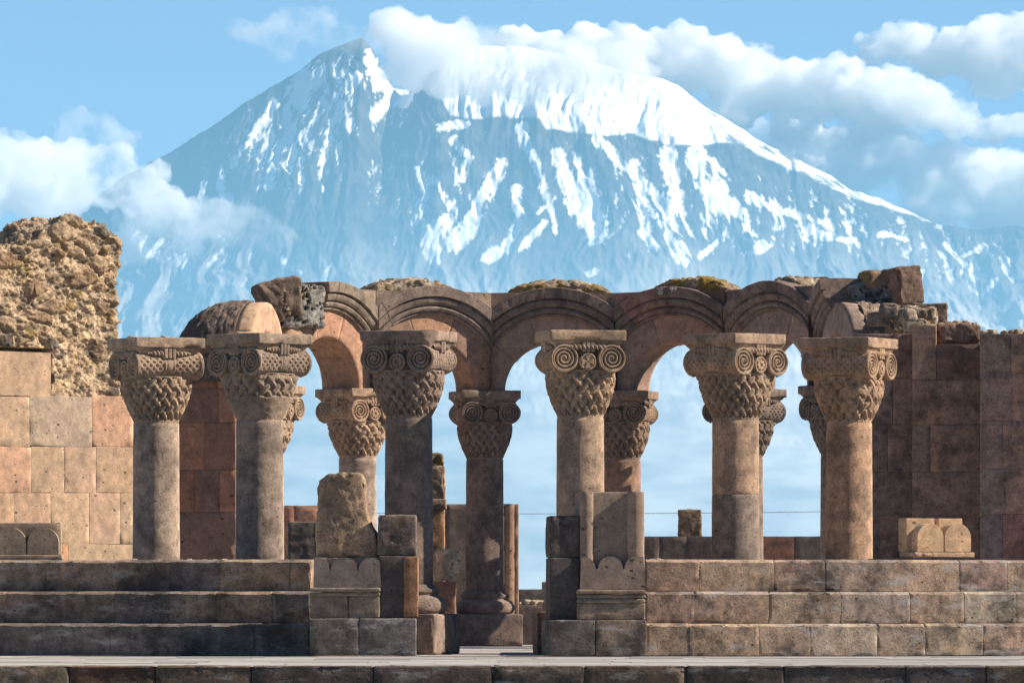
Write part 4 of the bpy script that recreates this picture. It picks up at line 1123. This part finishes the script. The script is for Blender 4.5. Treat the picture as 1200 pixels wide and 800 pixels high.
# broken end of the left arch: rough block and core
def _jut(V, Nn):
    V = V.copy(); u = (V[:, 0] / .38 + 1) / 2; k = np.clip((V[:, 2] / .31 + 1) / 2, 0, 1); u = np.clip(u, 0, 1)
    V[:, 2] -= .16 * (1 - u) ** 2; V[:, 0] += np.where(u < .6, .34 * (1 - k) ** 1.2 * (1 - u), 0)
    return V + Nn * (.03 * fbm(V[:, 0] * 3, V[:, 1] * 3, V[:, 2] * 3, o=5))[:, None]
stone('rough dark curved block jutting up left of the broken moulding', 296, 350, 325, 370, 118.3, .75, (.22, .175, .14), 62, rz=R(12), ry=0, amp=.03, r=.05, m=M_ROUGH, fn=_jut)
stone('dark rough block behind the last broken moulding', 940, 972, 325, 346, 119.6, .4, (.16, .135, .12), 64, amp=.02)
def _wedge(V):
    V = V.copy(); k = np.clip(V[:, 2] / .7 + .5, 0, 1)
    V[:, 0] *= np.where(V[:, 0] < 0, 1.7 - 1.3 * k, 1.0); V[:, 2] -= .10 * np.abs(V[:, 0]); return V
def heap(label, px0, px1, py0, py1, Y, D, seed, m=None, rz=0, cell=6.0, depth=.07, top=None, tints=None, name='rubble_mass', **kw):
    mb = MB(); x0, x1, z1, z0 = wx(px0, Y), wx(px1, Y), wz(py0, Y), wz(py1, Y)
    rough_heap(mb, (x1 - x0, D, z1 - z0), TM((x0 + x1) / 2, Y, (z0 + z1) / 2, rz), seed, cell=cell, depth=depth, top=top, tints=tints, **kw)
    return tag(mb.build(name, m or M_RUBBLE), label, 'rubble', kind='thing')
heap('pale mortared rubble core beside the broken left moulding', 326, 372, 333, 384, 118.5, .7, 63, rz=R(40), cell=8, depth=.06, tints=[(.05, .05, .055), (.07, .065, .065)], mortar=(.30, .30, .30), sunk=True, top=_wedge)
# rough skin of the arch stubs
def back_of_stub(label, px, Y, ax, R0, depth, seed, tint):
    """half drum of rubble behind an end arch"""
    mb = MB(); n1, n2 = 46, 60
    th = np.linspace(0, math.pi, n2)[None, :]; s = np.linspace(0, 1, n1)[:, None]
    c = Vector((wx(px, Y), Y, SPR)); dx = Vector((math.cos(ax), math.sin(ax), 0)); dn = Vector((-math.sin(ax), math.cos(ax), 0))
    rr = R0 * (1 - .03 * s - .30 * s ** 3.5) + 0 * th
    u = rr * np.cos(th); z = rr * np.sin(th); q = s * depth + 0 * th
    f1, f2, cid = worley(np.stack([u.ravel(), q.ravel(), z.ravel()], -1), 11, seed)
    dd = (.035 * (sstep(0, .3, f2 - f1) * (.4 + .8 * cid) - .6)).reshape(u.shape) + .03 * fbm(u * 5, q * 5, z * 5, o=5, g=.65) - .02
    u = u + dd * np.cos(th); z = z + dd * np.sin(th)
    P = np.stack([c.x + dx.x * u + dn.x * q, c.y + dx.y * u + dn.y * q, c.z + z], -1)
    idx = np.arange(n1 * n2).reshape(n1, n2)
    fq = np.stack([idx[:-1, :-1], idx[1:, :-1], idx[1:, 1:], idx[:-1, 1:]], -1).reshape(-1, 4)
    V = P.reshape(-1, 3)
    mb.add(V, fq, np.array(tint) * (.6 + .8 * cid)[:, None])
    for row, flip in ((0, False), (-1, True)):
        ii = list(range(n2)); mb.add(P[row], [tuple(ii[::-1] if flip else ii)], tint)
    mb.add(np.concatenate([P[:, 0], P[:, -1]]), [(i, i + 1, n1 + i + 1, n1 + i) for i in range(n1 - 1)], tint)
    return tag(mb.build('rough_vault_back', M_ROUGH), label, 'rubble', kind='thing')
_dl = Vector((bp[0][0] - eL[0], bp[0][1] - eL[1])); _axl = math.atan2(_dl.y, _dl.x)
_cl = ((bp[0][0] + eL[0]) / 2, (bp[0][1] + eL[1]) / 2)
def back_at(c, ax, off, *a):
    n = (-math.sin(ax), math.cos(ax)); Y = c[1] + n[1] * off; X = c[0] + n[0] * off
    return (600 + X * F / Y, Y)
q = back_at(_cl, _axl, -.075); back_of_stub('rough dark half drum of broken vault left of the sunlit arch stub', q[0], q[1], _axl, 1.345, 1.05, 3, (.17, .14, .12))
_dr = Vector((eR[0] - bp[5][0], eR[1] - bp[5][1])); _axr = math.atan2(_dr.y, _dr.x); _cr = ((bp[5][0] + eR[0]) / 2, (bp[5][1] + eR[1]) / 2)
q = back_at(_cr, _axr, -.075); back_of_stub('rough half drum of broken vault above the warm brown rightmost column', q[0], q[1], _axr, 1.335, .95, 8, (.30, .24, .195))
# right hand heap
heap('grey mortared rubble between the last moulding and the upright stone', 992, 1060, 332, 368, 117.4, .9, 71, cell=8, depth=.06, tints=[(.05, .05, .055), (.08, .075, .07)], mortar=(.20, .215, .23), sunk=True)
heap('pale rubble slope above the set back right wall', 1040, 1098, 360, 394, 116.0, .9, 72, cell=5, tints=[(.34, .29, .24), (.24, .20, .17), (.16, .14, .13)])
stone('rounded stone with orange lichen on the right heap', 1008, 1042, 318, 340, 117.2, .5, (.24, .18, .13), 73, m=M_ORANGE, r=.12, amp=.03, rz=R(20))
stone('upright dark red block standing on the right heap', 1042, 1075, 313, 357, 117.0, .5, (.20, .145, .12), 74, rz=R(28), ry=R(-8), amp=.025, r=.04)
stone('dark square block lying on the right end of the heap', 1068, 1109, 356, 380, 116.2, .5, (.17, .13, .115), 75, amp=.022, r=.03, chip=.08)
for i, (x0, x1, y0, y1) in enumerate([(1030, 1052, 356, 372), (1052, 1070, 362, 378), (1022, 1036, 366, 382), (1062, 1082, 374, 388), (1082, 1100, 380, 390)]):
    stone(['small grey stone at the foot of the upright block', 'small pale stone below the dark square block', 'small stone on the shoulder of the right vault', 'pale stone on top of the set back right wall', 'flat pale stone beside the dark pilaster'][i],
          x0, x1, y0, y1, 115.3, .35, [(.20, .18, .17), (.36, .31, .26), (.24, .20, .17), (.38, .33, .27), (.34, .29, .24)][i], 80 + i, amp=.02, rz=R(i * 31), r=.05)
# crumbs along the broken wall tops
rs = random.Random(31)
CR = []
def crumb(px, py, Y, s, tint, group, label, seed):
    mb = MB(); z = wz(py, Y)
    rbox(mb, (s * rs.uniform(.8, 1.6), s, s * rs.uniform(.4, .8)), TM(wx(px, Y), Y, z + s * .22, rs.uniform(0, 3)), r=s * .22, res=s * .3, amp=s * .14, chip=.0, tint=jit(tint, rs, .2), seed=seed, freq=2.2 / s)
    return tag(mb.build('pebble', M_RUBBLE), label, 'stone', group, 'thing')
for i in range(16):
    crumb(1104 + i * 6.4 + rs.uniform(-2, 2), 391.5 if 1104 + i * 6.4 > 1148 else 381, 109.9 if 1104 + i * 6.4 > 1148 else 111.3, rs.uniform(.06, .14), (.38, .32, .26), 'crumbled stones along the top of the right wall', 'small pale crumbled stone along the top of the right wall', 100 + i)
for i in range(16):
    crumb(152 + i * 5.6 + rs.uniform(-2, 2), 398.5, 116.4, rs.uniform(.06, .13), (.40, .34, .27), 'crumbled stones on top of the dark red wall', 'small pale crumbled stone on top of the dark red wall', 130 + i)
for i, px in enumerate([150, 158, 213, 222, 231, 240, 252, 262, 764, 770, 776, 805, 812, 822, 868, 905, 955, 962, 1010, 1020, 1052]):
    Y = 93.0 + rs.uniform(0, .5)
    crumb(px, wz and (HZ - (Z3 - EYE - .02) * F / Y), Y, rs.uniform(.03, .075), (.42, .37, .31), 'pebbles on the podium edge', 'small pale pebble lying on the podium edge above the steps', 160 + i)

# ------------------------------------------------------------------ ruins seen through the arcade
def lowwall(label, px0, px1, py0, py1, Y, tints, seed, m=None, D=.5, n=3):
    e = np.linspace(px0, px1, n + 1)
    return wall('low_wall', label, (px0, Y), (px1, Y), [(py0, py1, list(e), tints)], m or M_TUFF, seed, D=D, amp=.006, chip=.03)
lowwall('low sunlit reddish wall between the pitted column and the left pier', 318, 372, 592, 725, 126.0, [(.36, .19, .13), (.40, .24, .17)], 201, n=2)
stone('grey trapezoid stone standing before the low reddish wall', 338, 375, 611, 722.7, 122.8, .5, (.17, .15, .14), 202, amp=.01, r=.03, m=M_TUFF)
lowwall('low dark wall behind the column with the darker lower drum', 740, 838, 628, 727, 125.5, [(.14, .12, .115), (.13, .115, .11)], 203, n=3)
lowwall('low wall with one red block, behind the right colonnade', 886, 975, 628, 727, 125.5, [(.29, .165, .12), (.17, .145, .13)], 204, n=2)
stone('small broken stump with a vertical groove on the low dark wall', 795, 822, 597, 629, 125.75, .35, (.25, .19, .145), 205, amp=.02, r=.03)
# slab with a half column
def slab():
    Y = 124.5
    t = thing('carved_slab', 'tall grey slab with a half column on its right edge, behind the dark column', 'slab', (wx(565, Y), Y, 0))
    mb = MB(); pxbox(mb, 521, 591, 590, 733, Y, .45, (.23, .19, .165), r=.02, amp=.006, seed=7, res=.08); mb.build('slab_face', M_SMOOTH, t)
    mb = MB(); r = .11
    lathe(mb, [(r, 0), (r, wz(590, Y))], 32, (.38, .27, .20), amp=.004, seg=.08, M=Matrix.Translation((wx(597, Y), Y + .12, 0))); mb.build('half_column', M_SMOOTH, t)
    mb = MB(); pxbox(mb, 602, 608, 590, 733, Y + .05, .4, (.30, .22, .17), r=.02, amp=.004, seed=9); mb.build('edge_strip', M_SMOOTH, t)
slab()
def ruin_pillar():
    Y = 122.0
    t = thing('ruined_pillar', 'sunlit broken pillar with a weathered top, right of the dark shaded column', 'pillar', (wx(512, Y), Y, 0))
    mb = MB(); pxbox(mb, 496, 521, 596, 736, Y, .36, (.40, .25, .15), r=.02, amp=.01, seed=11); mb.build('shaft', M_TUFF, t)
    mb = MB(); pxbox(mb, 494, 523, 584, 596.5, Y - .04, .44, (.36, .28, .22), r=.02, amp=.01, seed=12); mb.build('collar', M_TUFF, t)
    mb = MB(); pxbox(mb, 495, 521.5, 545, 584.5, Y, .36, (.38, .30, .23), r=.03, amp=.02, chip=.06, seed=13, res=.04); mb.build('drum', M_ROUGH, t)
    mb = MB(); pxbox(mb, 498, 519, 531, 545.5, Y + .03, .30, (.22, .18, .13), r=.04, amp=.04, chip=.1, seed=14, res=.03); mb.build('weathered_top', M_ORANGE, t)
    mb = MB(); Yf = 119.4
    ctr = Vector((wx(522, Yf), Yf, wz(660, Yf)))
    for k in range(7):
        pts = [(ctr.x - .05 + .10 * (k % 3), ctr.y - .16 + .03 * (k % 4), ctr.z + .16 - .045 * k), (ctr.x + .08 + .04 * (k % 2), ctr.y - .10 + .05 * (k % 3), ctr.z + .19 - .05 * k), (ctr.x + .20 + .03 * (k % 3), ctr.y - .02 + .06 * (k % 3), ctr.z + .13 - .045 * k)]
        tube(mb, pts, .055, 8, (.58, .47, .35), r1=.035)
    rbox(mb, (.26, .26, .50), TM(ctr.x, ctr.y, ctr.z - .02, .85), r=.06, res=.03, amp=.03, chip=.08, tint=(.54, .43, .32), seed=15)
    o = mb.build('carved_fragment', M_ROUGH); tag(o, 'pale broken leafy capital fragment set against the slab, right of the dark shaded column', 'fragment', kind='thing')
    mb = MB(); rbox(mb, (.34, .34, wz(681, Yf)), TM(ctr.x, Yf + .02, wz(681, Yf) / 2), r=.03, amp=.012, tint=(.30, .17, .11), seed=16)
    tag(mb.build('support_stone', M_TUFF), 'reddish stone that carries the pale leafy fragment', 'stone', kind='thing')
ruin_pillar()
lowwall('low far wall of dressed stone closing the gap between the piers', 604, 676, 709, 735, 126.5, [(.20, .16, .14), (.25, .17, .13)], 210, n=2)
lowwall('dark coping wall farthest back in the gap', 604, 676, 690, 724, 130.5, [(.15, .13, .125)], 211, n=2)
stone('small grey block on the dark coping wall', 635, 642, 681, 690.6, 130.7, .2, (.30, .27, .24), 212, m=M_TUFF, r=.02, amp=.006)
for i in range(9):
    mb = MB(); s = rs.uniform(.10, .2); px = 612 + i * 5.4
    rbox(mb, (s * 1.3, s, s * .7), TM(wx(px, 127.6), 127.6, wz(709, 126.8) + s * .1, rs.uniform(0, 3)), r=s * .2, res=s * .3, amp=s * .12, chip=0, tint=jit((.45, .39, .33), rs, .2), seed=220 + i, freq=2.2 / s)
    tag(mb.build('rubble_stone', M_RUBBLE), 'pale rubble stone lying behind the low far wall', 'stone', 'rubble stones behind the low far wall', 'thing')
mb = MB(); rbox(mb, (1.3, .9, .30), TM(wx(640, 127.7), 127.7, .15 + wz(709, 126.8) - .30), r=.03, tint=(.3, .25, .2), seed=5)
tag(mb.build('stone_bed', M_RUBBLE), 'bed of packed stone that carries the pale rubble in the gap', 'stone', kind='thing')
stone('dark reddish block low at the left side of the right pier', 630, 648, 716, 766, 94.0, .4, (.16, .10, .085), 213, m=M_TUFF, r=.02, amp=.008)

# ------------------------------------------------------------------ wires far behind
def cable(label, pts, Y, r):
    mb = MB(); (xa, ya), (xm, ym), (xb, yb) = pts
    xs = np.linspace(xa, xb, 60); ys = np.interp(xs, [xa, xm, xb], [ya, ym, yb]); 
    tube(mb, [(wx(x, Y), Y, wz(y, Y)) for x, y in zip(xs, ys)], r, 6, (.16, .17, .18))
    m = M_TUFF
    return tag(mb.build('overhead_wire', m), label, 'wire', kind='thing')
_p = np.linspace(-200, 1500, 80)
def sag(x): return 600 + (x - 900) ** 2 * -2.2e-5 - (x - 900) * .012
mb = MB(); tube(mb, [(wx(x, 420), 420, wz(sag(x), 420)) for x in _p], .016, 6, (.22, .24, .26)); o = mb.build('overhead_wire', M_TUFF)
tag(o, 'thin overhead wire crossing behind the columns', 'wire', kind='thing')
